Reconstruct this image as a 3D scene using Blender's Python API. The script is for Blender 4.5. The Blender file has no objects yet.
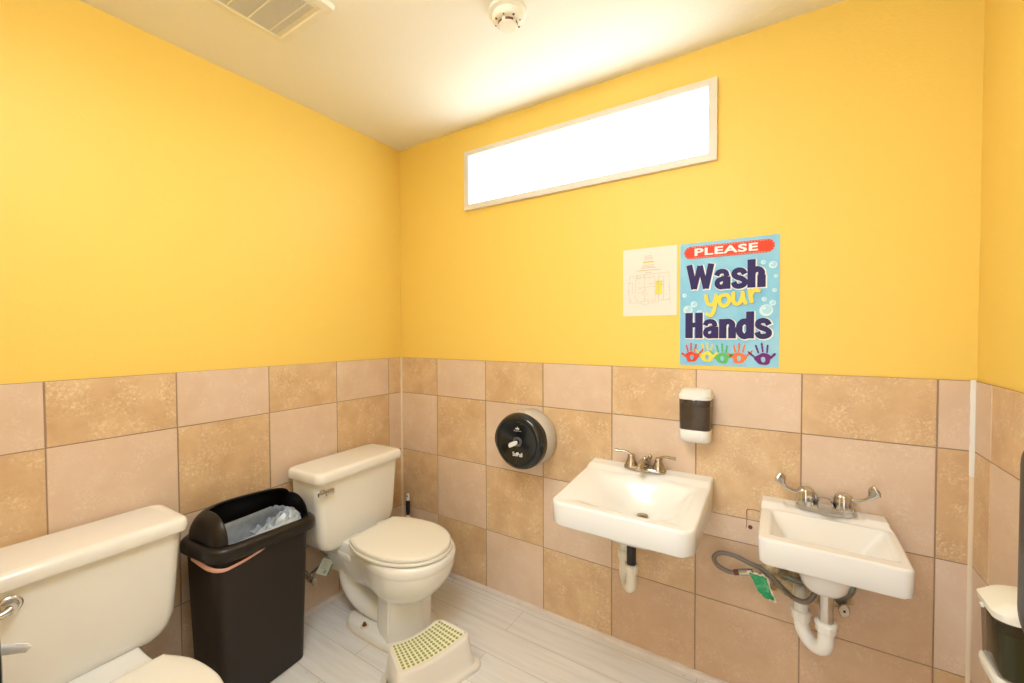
import bpy, bmesh, math, random
from mathutils import Vector, Matrix, noise
random.seed(7)
PI = math.pi
C = bpy.context.scene.collection
S = bpy.context.scene

# ------------------------------------------------------------------ camera, world, lights, exposure
cd = bpy.data.cameras.new('camera'); cam = bpy.data.objects.new('camera', cd); C.objects.link(cam)
cd.sensor_width = 36.0; cd.lens = 420.8843 / 1024 * 36; cd.clip_start = 0.01
yaw, pit, rol = -.5704, -.0217, -.0038
F = Vector((math.sin(yaw) * math.cos(pit), math.cos(yaw) * math.cos(pit), math.sin(pit)))
R = Vector((math.cos(yaw), -math.sin(yaw), 0)); U = R.cross(F)
R2 = R * math.cos(rol) + U * math.sin(rol); U2 = -R * math.sin(rol) + U * math.cos(rol)
M = Matrix((R2, U2, -F)).transposed().to_4x4(); M.translation = Vector((1.9036, -1.7482, 1.3398))
cam.matrix_world = M
S.camera = cam
w = bpy.data.worlds.new('world'); S.world = w; w.use_nodes = True
w.node_tree.nodes['Background'].inputs[0].default_value = (.8, .9, 1, 1)
w.node_tree.nodes['Background'].inputs[1].default_value = .5
S.view_settings.view_transform = 'Standard'; S.view_settings.look = 'None'
S.view_settings.gamma = 1; S.view_settings.use_curve_mapping = False
S.view_settings.exposure = 1.30
FILL = 6.9        # strength of the added ceiling lamp's diffuser
PANE = 2.3        # strength of the frosted window pane
# added fill light, shining in through the added doorway behind the camera
hl = bpy.data.lights.new('hallway_fill', 'AREA'); hl.shape = 'RECTANGLE'; hl.size = 1.1; hl.size_y = 2.0
hl.energy = 8; hl.color = (.82, .90, 1)
hlo = bpy.data.objects.new('hallway_fill', hl); C.objects.link(hlo)
hlo.location = (1.55, -3.1, 1.25); hlo.rotation_euler = (math.radians(90), 0, 0)


# ------------------------------------------------------------------ room measures
W, H, NY, FZ = 2.3756, 2.412, -1.81, 0.0
T = .336
ROW1 = .9878      # height of the first full grout line under the tile top
TOP = ROW1 + .6155 * T


# ------------------------------------------------------------------ materials
def mat(name, col, rough=.5, metal=0, bump=0, bscale=60, spec=.5, coat=0, trans=0, noise_col=None, nscale=20,
        ndetail=4, nrange=(.35, .65), emit=0, ior=1.45, alpha=1, sss=0):
    m = bpy.data.materials.new(name); m.use_nodes = True
    nt = m.node_tree; b = nt.nodes['Principled BSDF']
    b.inputs['Base Color'].default_value = (*col, 1)
    b.inputs['Roughness'].default_value = rough; b.inputs['Metallic'].default_value = metal
    b.inputs['Specular IOR Level'].default_value = spec
    b.inputs['Coat Weight'].default_value = coat; b.inputs['Coat Roughness'].default_value = .08
    b.inputs['Transmission Weight'].default_value = trans; b.inputs['IOR'].default_value = ior
    b.inputs['Alpha'].default_value = alpha
    if sss:
        b.inputs['Subsurface Weight'].default_value = sss; b.inputs['Subsurface Radius'].default_value = (.01, .008, .006)
    if emit:
        b.inputs['Emission Color'].default_value = (*col, 1); b.inputs['Emission Strength'].default_value = emit
    tc = nt.nodes.new('ShaderNodeTexCoord')
    if noise_col:
        n = nt.nodes.new('ShaderNodeTexNoise'); n.inputs['Scale'].default_value = nscale; n.inputs['Detail'].default_value = ndetail
        n.inputs['Roughness'].default_value = .62
        r = nt.nodes.new('ShaderNodeValToRGB'); r.color_ramp.elements[0].position = nrange[0]; r.color_ramp.elements[1].position = nrange[1]
        r.color_ramp.elements[0].color = (*col, 1); r.color_ramp.elements[1].color = (*noise_col, 1)
        nt.links.new(tc.outputs['Object'], n.inputs['Vector']); nt.links.new(n.outputs['Fac'], r.inputs['Fac'])
        nt.links.new(r.outputs['Color'], b.inputs['Base Color'])
    if bump:
        n2 = nt.nodes.new('ShaderNodeTexNoise'); n2.inputs['Scale'].default_value = bscale; n2.inputs['Detail'].default_value = 3
        bp = nt.nodes.new('ShaderNodeBump'); bp.inputs['Strength'].default_value = bump; bp.inputs['Distance'].default_value = .002
        nt.links.new(tc.outputs['Object'], n2.inputs['Vector']); nt.links.new(n2.outputs['Fac'], bp.inputs['Height'])
        nt.links.new(bp.outputs['Normal'], b.inputs['Normal'])
    return m


def tile_mat(name, c1, c2, c3, s=9):
    """glazed stoneware: two blended grounds and pale crackle flecks, offset per tile by vertex attribute"""
    m = bpy.data.materials.new(name); m.use_nodes = True
    nt = m.node_tree; b = nt.nodes['Principled BSDF']; L = nt.links.new
    tc = nt.nodes.new('ShaderNodeTexCoord'); at = nt.nodes.new('ShaderNodeAttribute'); at.attribute_name = 'tile_shift'
    add = nt.nodes.new('ShaderNodeVectorMath'); L(tc.outputs['Object'], add.inputs[0]); L(at.outputs['Vector'], add.inputs[1])
    n1 = nt.nodes.new('ShaderNodeTexNoise'); n1.inputs['Scale'].default_value = s; n1.inputs['Detail'].default_value = 8; n1.inputs['Roughness'].default_value = .6
    L(add.outputs[0], n1.inputs['Vector'])
    r1 = nt.nodes.new('ShaderNodeValToRGB'); r1.color_ramp.elements[0].position = .34; r1.color_ramp.elements[1].position = .66
    r1.color_ramp.elements[0].color = (*c1, 1); r1.color_ramp.elements[1].color = (*c2, 1); L(n1.outputs['Fac'], r1.inputs['Fac'])
    n2 = nt.nodes.new('ShaderNodeTexNoise'); n2.inputs['Scale'].default_value = 110; n2.inputs['Detail'].default_value = 5
    n2.inputs['Roughness'].default_value = .7; n2.inputs['Distortion'].default_value = .8; L(add.outputs[0], n2.inputs['Vector'])
    n3 = nt.nodes.new('ShaderNodeTexNoise'); n3.inputs['Scale'].default_value = 14; n3.inputs['Detail'].default_value = 3; L(add.outputs[0], n3.inputs['Vector'])
    r2 = nt.nodes.new('ShaderNodeValToRGB'); r2.color_ramp.elements[0].position = .47; r2.color_ramp.elements[1].position = .72; L(n2.outputs['Fac'], r2.inputs['Fac'])
    r3 = nt.nodes.new('ShaderNodeValToRGB'); r3.color_ramp.elements[0].position = .42; r3.color_ramp.elements[1].position = .62; L(n3.outputs['Fac'], r3.inputs['Fac'])
    mu = nt.nodes.new('ShaderNodeMath'); mu.operation = 'MULTIPLY'; L(r2.outputs['Color'], mu.inputs[0]); L(r3.outputs['Color'], mu.inputs[1])
    mx = nt.nodes.new('ShaderNodeMix'); mx.data_type = 'RGBA'; L(mu.outputs[0], mx.inputs['Factor']); L(r1.outputs['Color'], mx.inputs['A'])
    mx.inputs['B'].default_value = (*c3, 1); L(mx.outputs['Result'], b.inputs['Base Color'])
    b.inputs['Roughness'].default_value = .38; b.inputs['Specular IOR Level'].default_value = .4
    bp = nt.nodes.new('ShaderNodeBump'); bp.inputs['Strength'].default_value = .25; bp.inputs['Distance'].default_value = .0015
    L(n2.outputs['Fac'], bp.inputs['Height']); L(bp.outputs['Normal'], b.inputs['Normal'])
    return m


def floor_mat():
    m = bpy.data.materials.new('whitewashed_planks'); m.use_nodes = True
    nt = m.node_tree; b = nt.nodes['Principled BSDF']; L = nt.links.new
    tc = nt.nodes.new('ShaderNodeTexCoord'); mp = nt.nodes.new('ShaderNodeMapping'); L(tc.outputs['Object'], mp.inputs['Vector'])
    mp.inputs['Location'].default_value = (.35, .045, 0)
    br = nt.nodes.new('ShaderNodeTexBrick'); L(mp.outputs['Vector'], br.inputs['Vector'])
    br.inputs['Scale'].default_value = 1; br.inputs['Brick Width'].default_value = 1.22; br.inputs['Row Height'].default_value = .152
    br.inputs['Mortar Size'].default_value = .0011; br.inputs['Mortar Smooth'].default_value = .3; br.inputs['Bias'].default_value = 0
    br.offset = .37
    br.inputs['Color1'].default_value = (.82, .80, .78, 1); br.inputs['Color2'].default_value = (.87, .85, .83, 1); br.inputs['Mortar'].default_value = (.5, .46, .42, 1)
    m2 = nt.nodes.new('ShaderNodeMapping'); m2.inputs['Scale'].default_value = (2.2, 30, 1); L(tc.outputs['Object'], m2.inputs['Vector'])
    n = nt.nodes.new('ShaderNodeTexNoise'); n.inputs['Scale'].default_value = 1.6; n.inputs['Detail'].default_value = 7; n.inputs['Distortion'].default_value = .4
    L(m2.outputs['Vector'], n.inputs['Vector'])
    r = nt.nodes.new('ShaderNodeValToRGB'); r.color_ramp.elements[0].position = .3; r.color_ramp.elements[1].position = .62
    r.color_ramp.elements[0].color = (.87, .85, .83, 1); r.color_ramp.elements[1].color = (1, 1, 1, 1); L(n.outputs['Fac'], r.inputs['Fac'])
    mx = nt.nodes.new('ShaderNodeMix'); mx.data_type = 'RGBA'; mx.blend_type = 'MULTIPLY'; mx.inputs['Factor'].default_value = .75
    L(br.outputs['Color'], mx.inputs['A']); L(r.outputs['Color'], mx.inputs['B'])
    # scattered small brown knots
    n4 = nt.nodes.new('ShaderNodeTexNoise'); n4.inputs['Scale'].default_value = 13; n4.inputs['Detail'].default_value = 2; L(tc.outputs['Object'], n4.inputs['Vector'])
    r4 = nt.nodes.new('ShaderNodeValToRGB'); r4.color_ramp.elements[0].position = .72; r4.color_ramp.elements[1].position = .78; L(n4.outputs['Fac'], r4.inputs['Fac'])
    m5 = nt.nodes.new('ShaderNodeMath'); m5.operation = 'MULTIPLY'; m5.inputs[1].default_value = .6; L(r4.outputs['Color'], m5.inputs[0])
    mx2 = nt.nodes.new('ShaderNodeMix'); mx2.data_type = 'RGBA'; L(m5.outputs[0], mx2.inputs['Factor']); L(mx.outputs['Result'], mx2.inputs['A'])
    mx2.inputs['B'].default_value = (.45, .36, .28, 1)
    L(mx2.outputs['Result'], b.inputs['Base Color']); b.inputs['Roughness'].default_value = .42
    return m


YEL = mat('yellow_wall_paint', (.92, .65, .15), .45, bump=.35, bscale=150, spec=.35)
CEIL = mat('ceiling_paint', (.90, .86, .78), .8, bump=.5, bscale=90)
T_Y = tile_mat('ochre_tile', (.63, .405, .225), (.75, .53, .31), (.90, .76, .53))
T_P = tile_mat('rose_tile', (.72, .53, .385), (.78, .595, .455), (.84, .70, .56), 6)
T_B = tile_mat('brown_tile', (.60, .395, .245), (.67, .46, .30), (.74, .57, .41), 8)
GROUT = mat('grout', (.40, .27, .19), .9, bump=.3, noise_col=(.33, .22, .15), nscale=6)
CAULK = mat('cream_caulk', (.80, .66, .50), .6)
CAULKW = mat('white_caulk', (.85, .82, .78), .6)
TRIM = mat('shoe_moulding', (.78, .70, .64), .5, noise_col=(.70, .60, .53), nscale=9)
FLOOR = floor_mat()
PORC = mat('bisque_porcelain', (.91, .885, .84), .2, spec=.5, coat=.35)
SEATM = mat('bisque_seat_plastic', (.91, .87, .79), .22)
WPORC = mat('white_porcelain', (.90, .90, .90), .22, coat=.4)
W2PORC = mat('white_porcelain_aged', (.89, .87, .85), .22, coat=.4)
CHROME = mat('chrome', (.60, .59, .58), .2, 1)
DULL = mat('dull_chrome', (.58, .52, .44), .25, 1, noise_col=(.40, .34, .26), nscale=60)
BRAID = mat('braided_steel', (.24, .21, .18), .42, .6, bump=1, bscale=500)
BLACK = mat('black_plastic', (.016, .013, .012), .42, bump=.1, bscale=300)
BINB = mat('dark_brown_plastic', (.018, .0125, .011), .5, bump=.15, bscale=250)
HOODM = mat('glossy_dark_brown_plastic', (.012, .009, .008), .33)
GLOSSB = mat('smoked_black_plastic', (.010, .013, .016), .15, coat=.3)
GREYP = mat('warm_grey_plastic', (.62, .58, .53), .45)
WPL = mat('white_plastic', (.88, .87, .86), .3)
CPL = mat('cream_plastic', (.85, .80, .68), .4)
PVC = mat('white_pipe_plastic', (.86, .82, .76), .35)
PVCY = mat('yellowed_pipe_plastic', (.84, .77, .64), .4)
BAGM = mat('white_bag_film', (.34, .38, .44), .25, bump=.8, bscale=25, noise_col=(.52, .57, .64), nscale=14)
PINK = mat('pink_drawstring', (.90, .50, .44), .35)
STOOLW = mat('stool_cream_plastic', (.88, .83, .76), .4)
GREEN = mat('green_rubber_dot', (.38, .40, .13), .6)
STOOLP = mat('pale_yellow_green_pad', (.90, .89, .66), .5)
PAPER = mat('paper', (.88, .80, .74), .8)
TISSUE = mat('tissue', (.92, .90, .88), .9, bump=.3, bscale=200)
INK = mat('grey_ink', (.55, .49, .45), .9)
INKY = mat('yellow_highlighter', (.80, .74, .12), .9)
PBLUE = mat('poster_blue', (.21, .55, .82), .22, noise_col=(.32, .65, .86), nscale=6, coat=.05, spec=.3)
PRED = mat('poster_red', (.78, .07, .03), .30, spec=.2)
PWHITE = mat('poster_white', (.92, .92, .92), .30, spec=.2)
PNAVY = mat('poster_navy', (.035, .022, .12), .30, spec=.2)
PYEL = mat('poster_yellow', (.90, .72, .08), .30, spec=.2)
PGREEN = mat('poster_green', (.12, .50, .13), .30, spec=.2)
PORANGE = mat('poster_orange', (.88, .20, .06), .30, spec=.2)
PPURP = mat('poster_purple', (.16, .02, .20), .30, spec=.2)
PBUB = mat('poster_bubble', (.52, .80, .92), .22)
PSHADE = mat('poster_deep_blue', (.10, .33, .55), .30, spec=.2)
RUST = mat('rust', (.16, .06, .03), .8, bump=.5)
RUSTW = mat('rust_stain', (.38, .16, .09), .7)
FOAM = mat('spray_foam', (.78, .62, .36), .8, bump=1, bscale=60, noise_col=(.30, .17, .07), nscale=28)
VERD = mat('corroded_brass', (.20, .28, .24), .5, .4, noise_col=(.22, .14, .07), nscale=60)
DARK = mat('dark_gap', (.01, .008, .007), .8)
TAGG = mat('green_tag', (.02, .30, .11), .5, noise_col=(.25, .55, .32), nscale=45, nrange=(.5, .8))
TAGW = mat('white_tag', (.74, .82, .78), .5)
SMOKED = mat('smoked_clear_plastic', (.085, .06, .045), .12, alpha=.78)
SOAPG = mat('green_soap', (.008, .055, .012), .1, coat=.5)
SOAPD = mat('dark_soap_bag', (.16, .12, .09), .3, noise_col=(.30, .23, .17), nscale=12)
GREENC = mat('green_tinted_clear_plastic', (.06, .035, .015), .10, alpha=.5)
FILLM = mat('fill_lamp_diffuser', (.80, .885, 1), .5, emit=FILL)
PANEM = mat('frosted_pane', (.80, .92, 1), .5, emit=PANE)
FRAMEW = mat('frame_white', (.80, .74, .66), .4)
FRAMEF = mat('frame_cream', (.80, .76, .68), .4)


# ------------------------------------------------------------------ builders
def obj(name, bm, m, parent=None, smooth=40, mats=None):
    me = bpy.data.meshes.new(name)
    bmesh.ops.recalc_face_normals(bm, faces=bm.faces)
    bm.to_mesh(me); bm.free()
    for mm in (mats or [m]): me.materials.append(mm)
    if smooth:
        me.shade_smooth(); me.set_sharp_from_angle(angle=math.radians(smooth))
    o = bpy.data.objects.new(name, me); C.objects.link(o)
    if parent: o.parent = parent
    return o


def tag(o, label=None, cat=None, group=None, kind=None):
    if label: o['label'] = label
    if cat: o['category'] = cat
    if group: o['group'] = group
    if kind: o['kind'] = kind
    return o


def thing(name, label, cat, loc=(0, 0, 0), rz=0, group=None):
    o = bpy.data.objects.new(name, None); C.objects.link(o)
    o.empty_display_size = .05
    o.location = loc; o.rotation_euler = (0, 0, rz)
    return tag(o, label, cat, group)


def struct(name, bm=None, m=None, parent=None, smooth=0, mats=None):
    if bm is None:
        o = bpy.data.objects.new(name, None); C.objects.link(o)
    else:
        o = obj(name, bm, m, parent, smooth, mats)
    if parent is None: o['kind'] = 'structure'
    return o


def box(bm, x0, x1, y0, y1, z0, z1, bev=0, seg=2, mi=0):
    n0 = len(bm.faces)
    r = bmesh.ops.create_cube(bm, size=1)
    for v in r['verts']:
        v.co = Vector(((x0 + x1) / 2 + v.co.x * (x1 - x0), (y0 + y1) / 2 + v.co.y * (y1 - y0), (z0 + z1) / 2 + v.co.z * (z1 - z0)))
    fs = set(f for v in r['verts'] for f in v.link_faces)
    if bev:
        es = list(set(e for v in r['verts'] for e in v.link_edges))
        q = bmesh.ops.bevel(bm, geom=es, offset=bev, segments=seg, profile=.5, affect='EDGES')
        fs = set(q['faces']) | set(f for f in fs if f.is_valid)
    for f in fs: f.material_index = mi
    return bm


def B(): return bmesh.new()


def loft(bm, rings, cap0=True, cap1=True, closed=True, mi=0):
    vs = [[bm.verts.new(p) for p in r] for r in rings]
    n = len(rings[0])
    for a, b in zip(vs[:-1], vs[1:]):
        for i in range(n if closed else n - 1):
            j = (i + 1) % n
            try:
                f = bm.faces.new((a[i], a[j], b[j], b[i])); f.material_index = mi
            except ValueError: pass
    if cap0: bm.faces.new(vs[0][::-1]).material_index = mi
    if cap1: bm.faces.new(vs[-1]).material_index = mi
    return vs


def lathe(bm, prof, org=(0, 0, 0), axis=(0, 0, 1), n=32, cap0=True, cap1=True, mi=0):
    """prof: list of (radius, distance along axis)"""
    ax = Vector(axis).normalized(); q = ax.to_track_quat('Z', 'Y')
    rings = []
    for r, h in prof:
        rings.append([Vector(org) + q @ Vector((r * math.cos(2 * PI * i / n), r * math.sin(2 * PI * i / n), h)) for i in range(n)])
    return loft(bm, rings, cap0, cap1, mi=mi)


def crom(pts, k=8):
    pts = [Vector(p) for p in pts]
    if len(pts) < 3:
        return [pts[0].lerp(pts[-1], i / k) for i in range(k + 1)]
    P = [pts[0] * 2 - pts[1]] + pts + [pts[-1] * 2 - pts[-2]]
    out = []
    for i in range(1, len(P) - 2):
        for j in range(k):
            t = j / k
            a, b, c, d = P[i - 1], P[i], P[i + 1], P[i + 2]
            out.append(.5 * ((2 * b) + (c - a) * t + (2 * a - 5 * b + 4 * c - d) * t * t + (3 * b - a - 3 * c + d) * t ** 3))
    out.append(pts[-1])
    return out


def tube(bm, pts, rad, n=14, k=8, smooth=True, mi=0, flat=None):
    path = crom(pts, k) if smooth else [Vector(p) for p in pts]
    m = len(path); rings = []
    t0 = (path[1] - path[0]).normalized()
    up = Vector((0, 0, 1)) if abs(t0.z) < .9 else Vector((0, 1, 0))
    nrm = t0.cross(up).normalized()
    for i, p in enumerate(path):
        t = (path[min(i + 1, m - 1)] - path[max(i - 1, 0)]).normalized()
        nrm = (nrm - t * nrm.dot(t)).normalized(); bn = t.cross(nrm)
        r = rad(i / (m - 1)) if callable(rad) else rad
        fa, fb = (1, 1) if flat is None else flat(i / (m - 1))
        rings.append([p + nrm * (r * fa * math.cos(2 * PI * a / n)) + bn * (r * fb * math.sin(2 * PI * a / n)) for a in range(n)])
    return loft(bm, rings, mi=mi)


def sell(cx, cy, hx, hy, z, p=4, n=48):
    """superellipse ring"""
    out = []
    for i in range(n):
        a = 2 * PI * i / n; c, s = math.cos(a), math.sin(a)
        out.append((cx + hx * math.copysign(abs(c) ** (2 / p), c), cy + hy * math.copysign(abs(s) ** (2 / p), s), z))
    return out


def rrect(cx, cy, hx, hy, z, r, k=6):
    """rounded rectangle ring"""
    out = []; r = min(r, hx - 1e-4, hy - 1e-4)
    for sx, sy, a0 in ((1, 1, 0), (-1, 1, 90), (-1, -1, 180), (1, -1, 270)):
        for i in range(k + 1):
            a = math.radians(a0 + 90 * i / k)
            out.append((cx + sx * (hx - r) + r * math.cos(a), cy + sy * (hy - r) + r * math.sin(a), z))
    return out


def text_mesh(s, width, height, bold=0.0, shear=0.0, spacing=1.0):
    """a filled text outline, scaled to width x height, origin at its lower left; local x, y"""
    cu = bpy.data.curves.new('txt', 'FONT'); cu.body = s; cu.offset = bold; cu.fill_mode = 'FRONT'; cu.shear = shear
    cu.space_character = spacing; cu.resolution_u = 6
    o = bpy.data.objects.new('txt', cu); C.objects.link(o)
    dg = bpy.context.evaluated_depsgraph_get(); dg.update()
    me = bpy.data.meshes.new_from_object(o.evaluated_get(dg))
    bm = bmesh.new(); bm.from_mesh(me)
    bpy.data.objects.remove(o); bpy.data.curves.remove(cu); bpy.data.meshes.remove(me)
    xs = [v.co.x for v in bm.verts]; ys = [v.co.y for v in bm.verts]
    x0, x1, y0, y1 = min(xs), max(xs), min(ys), max(ys)
    for v in bm.verts:
        v.co = Vector(((v.co.x - x0) / (x1 - x0) * width, (v.co.y - y0) / (y1 - y0) * height, 0))
    return bm


def to_wall(bm, x, z, y, rot=0):
    """local (x, y) of a flat mesh goes to the back wall's (x, z) at depth y"""
    c, s = math.cos(rot), math.sin(rot)
    for v in bm.verts:
        a, b = v.co.x * c - v.co.y * s, v.co.x * s + v.co.y * c
        v.co = Vector((x + a, y, z + b))
    return bm


def sstep(a, b, x):
    t = max(0, min(1, (x - a) / (b - a))); return t * t * (3 - 2 * t)


# ------------------------------------------------------------------ room shell
bm = B(); box(bm, -.15, W + .15, NY - .15, .15, -.1, 0); struct('floor', bm, FLOOR)
bm = B(); box(bm, -.15, W + .15, NY - .15, .15, H, H + .1); struct('ceiling', bm, CEIL)
PT = .006   # the paint surface lies this far behind the tile surface
WX0, WX1, WZ0, WZ1 = .525, 1.665, 2.008, 2.256
bm = B()
box(bm, -.15, WX0, PT, .15, 0, H); box(bm, WX1, W + .15, PT, .15, 0, H)
box(bm, WX0, WX1, PT, .15, 0, WZ0); box(bm, WX0, WX1, PT, .15, WZ1, H)
wall_back = struct('wall_back', bm, YEL)
bm = B(); box(bm, -.15, -PT, NY, PT, 0, H); wall_left = struct('wall_left', bm, YEL)
bm = B(); box(bm, W + PT, W + .15, NY, PT, 0, H); wall_right = struct('wall_right', bm, YEL)
# near wall; unseen doorway and hallway added to admit fill light
DX0, DX1, DZ = 1.22, 2.16, 2.06
bm = B(); box(bm, -.15, DX0, NY - .12, NY, 0, H); box(bm, DX1, W + .15, NY - .12, NY, 0, H); box(bm, DX0, DX1, NY - .12, NY, DZ, H); struct('wall_near', bm, YEL)
bm = B(); box(bm, .5, .6, -3.3, NY - .12, 0, H); box(bm, W + .15, W + .25, -3.3, NY - .12, 0, H); box(bm, .5, W + .25, -3.4, -3.3, 0, H); box(bm, .5, W + .25, -3.4, NY - .15, H, H + .1); box(bm, .5, W + .25, -3.4, NY - .15, -.1, 0)
struct('wall_added_hallway', bm, CEIL)
dr = struct('added_door_1')  # casing of the added doorway, out of view
bm = B()
for x0, x1 in ((DX0 - .05, DX0), (DX1, DX1 + .05)): box(bm, x0, x1, NY, NY + .012, 0, DZ + .05, .003)
box(bm, DX0 - .05, DX1 + .05, NY, NY + .012, DZ, DZ + .05, .003); obj('added_door_casing', bm, FRAMEF, dr)

# tiles: every tile a bevelled slab over a grout bed
GJ = .0022


def tiles(name, parent, edges_u, zrows, place, kind, nrm):
    bm = B(); lay = bm.verts.layers.float_vector.new('tile_shift')
    umin, umax = edges_u[0], edges_u[-1]
    def slab(u0, u1, z0, z1, mi):
        g = GJ * random.uniform(.75, 1.25)
        u0 += g; u1 -= g; z0 += g * .8; z1 -= g * .8
        if u1 - u0 < .004 or z1 - z0 < .004: return
        sh = Vector((random.uniform(0, 9), random.uniform(0, 9), random.uniform(0, 9)))
        e = .0012
        ring = lambda d, ins: [bm.verts.new(place(a, d, b)) for a, b in ((u0 + ins, z0 + ins), (u1 - ins, z0 + ins), (u1 - ins, z1 - ins), (u0 + ins, z1 - ins))]
        r0, r1, r2 = ring(.006, 0), ring(e, 0), ring(0, e)
        fs = []
        for a, b in ((r0, r1), (r1, r2)):
            for i in range(4): fs.append(bm.faces.new((a[i], a[(i + 1) % 4], b[(i + 1) % 4], b[i])))
        fs.append(bm.faces.new(r2))
        for f in fs: f.material_index = mi
        for v in r0 + r1 + r2: v[lay] = sh
    for i in range(len(edges_u) - 1):
        for j in range(len(zrows) - 1):
            z1, z0 = zrows[j], zrows[j + 1]
            k = kind(i, j)
            if isinstance(k, list):      # a cut row: [(fraction from the top, material), ...]
                t0 = 0
                for fr, mi in k:
                    slab(edges_u[i], edges_u[i + 1], z1 + (z0 - z1) * fr, z1 + (z0 - z1) * t0, mi); t0 = fr
            else: slab(edges_u[i], edges_u[i + 1], z0, z1, k)
    g = [bm.verts.new(place(u, .0018, z)) for u, z in ((umin, zrows[-1]), (umax, zrows[-1]), (umax, zrows[0]), (umin, zrows[0]))]
    bm.faces.new(g).material_index = 3
    me = bpy.data.meshes.new(name)
    bm.normal_update()
    for f in bm.faces:
        if f.normal.dot(Vector(nrm)) < -.1: f.normal_flip()
    bm.to_mesh(me); bm.free()
    for m in (T_Y, T_P, T_B, GROUT): me.materials.append(m)
    o = bpy.data.objects.new(name, me); C.objects.link(o); o.parent = parent
    return o


zr = [TOP, ROW1, ROW1 - T, ROW1 - 2 * T, 0]
A0 = .2826
eb = [0] + [A0 + k * T for k in range(7)] + [W]


def kb(i, j):
    if i == 4 and j == 3: return 2
    if i == 5 and j == 2: return [(.27, 1), (1, 2)]
    if i == 5 and j == 3: return 2
    if i == 6 and j >= 2: return 2
    return (i + j) % 2


tiles('wall_tiles', wall_back, eb, zr, lambda u, d, z: Vector((u, d, z)), kb, (0, -1, 0))
el = [0] + [.0962 + k * T for k in range(5)] + [-NY]
tiles('wall_tiles', wall_left, el, zr, lambda u, d, z: Vector((-d, -u, z)), lambda i, j: (i + j) % 2, (1, 0, 0))
er = [0, .118, .118 + T, .118 + 2 * T, .118 + 3 * T, .118 + 4 * T, .118 + 5 * T, -NY]
tiles('wall_tiles', wall_right, er, zr, lambda u, d, z: Vector((W + d, -u, z)), lambda i, j: (i + j + 1) % 2, (-1, 0, 0))

# caulk in the corners, shoe moulding along the floor
def strip(bm, x, y, sx, sy, z0, z1, w, jit=.0006):
    n = 60; rings = []
    for i in range(n + 1):
        z = z0 + (z1 - z0) * i / n; q = w * (1 + .12 * noise.noise(Vector((z * 30, w, 0))))
        rings.append([(x, y, z), (x + sx * q, y, z), (x + sx * q * .6, y + sy * q * .25, z), (x + sx * q * .25, y + sy * q * .6, z), (x, y + sy * q, z)])
    loft(bm, rings)
bm = B(); strip(bm, 0, 0, 1, -1, .015, TOP, .0075); struct('trim_1', bm, CAULK)
bm = B(); strip(bm, W, 0, -1, -1, .015, TOP - .28, .008); struct('trim_2', bm, CAULK)
bm = B(); strip(bm, W, 0, -1, -1, TOP - .28, TOP + .002, .009, 1); struct('trim_3', bm, CAULKW)


def shoe(name, a, b, nx, ny):
    bm = B(); h = .018; rings = []
    for p in (a, b):
        r = [(p[0], p[1], 0)]
        for i in range(7):
            t = PI / 2 * i / 6
            d, z = h * math.cos(t), h * math.sin(t)
            r.append((p[0] + nx * d, p[1] + ny * d, z))
        rings.append(r)
    loft(bm, rings); struct(name, bm, TRIM, smooth=50)


shoe('baseboard_back', (0, 0), (W, 0), 0, -1)
shoe('baseboard_left', (0, 0), (0, NY), 1, 0)
shoe('baseboard_right', (W, 0), (W, NY), -1, 0)

# window: casing and frosted pane, lit by the day behind it
win = struct('window_1')
bm = B()
cx0, cx1, cz0, cz1 = .495, 1.695, 1.979, 2.283
def casing(y0, y1, ox0, ox1, oz0, oz1, ix0, ix1, iz0, iz1, bm):
    r = lambda x0, x1, z0, z1, y: [(x0, y, z0), (x1, y, z0), (x1, y, z1), (x0, y, z1)]
    R_ = [r(ox0, ox1, oz0, oz1, y1), r(ox0, ox1, oz0, oz1, y0 + .001), r(ox0 + .001, ox1 - .001, oz0 + .001, oz1 - .001, y0),
          r(ix0 - .001, ix1 + .001, iz0 - .001, iz1 + .001, y0), r(ix0, ix1, iz0, iz1, y0 + .001), r(ix0, ix1, iz0, iz1, y1)]
    loft(bm, R_ + [R_[0]], False, False)
    bmesh.ops.remove_doubles(bm, verts=bm.verts, dist=1e-6)
casing(-.012, .008, cx0, cx1, cz0, cz1, WX0, WX1, WZ0, WZ1, bm)
obj('window_frame', bm, FRAMEW, win, 0)
bm = B(); box(bm, WX0, WX1, -.004, .002, WZ0, WZ1); obj('pane', bm, PANEM, win, 0)

# ------------------------------------------------------------------ ceiling fixtures
smk = thing('smoke_detector', 'round cream smoke detector on the ceiling near the window', 'smoke detector', (1.125, -.553, H))
bm = B(); lathe(bm, [(.053, 0), (.055, -.004), (.054, -.012), (.047, -.016), (.044, -.016)], n=40); obj('base', bm, CPL, smk)
bm = B()
lathe(bm, [(.044, -.014), (.0445, -.028), (.041, -.034), (.034, -.037), (.030, -.038)], n=40, cap1=False)
lathe(bm, [(.030, -.038), (.028, -.036), (.026, -.036)], n=40, cap0=False); obj('housing', bm, CPL, smk)
bm = B(); lathe(bm, [(.027, -.034), (.027, -.050), (.024, -.053), (.010, -.054)], n=36); obj('sensor_cap', bm, CPL, smk)
bm = B()
for i in range(8):
    a = 2 * PI * i / 8 + .25
    lathe(bm, [(.0035 if i % 2 else .0026, 0), (.0035 if i % 2 else .0026, .0008)], (.036 * math.cos(a), .036 * math.sin(a), -.0378), (math.cos(a) * .3, math.sin(a) * .3, -1), 10)
for i in range(5):
    a0 = 2 * PI * i / 5
    rr = [[(.0274 * math.cos(a0 + t * .85), .0274 * math.sin(a0 + t * .85), z) for z in (-.040, -.048)] for t in [q / 6 for q in range(7)]]
    loft(bm, rr, False, False, closed=False)
obj('sensor_slots', bm, RUST, smk, 0)

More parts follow.
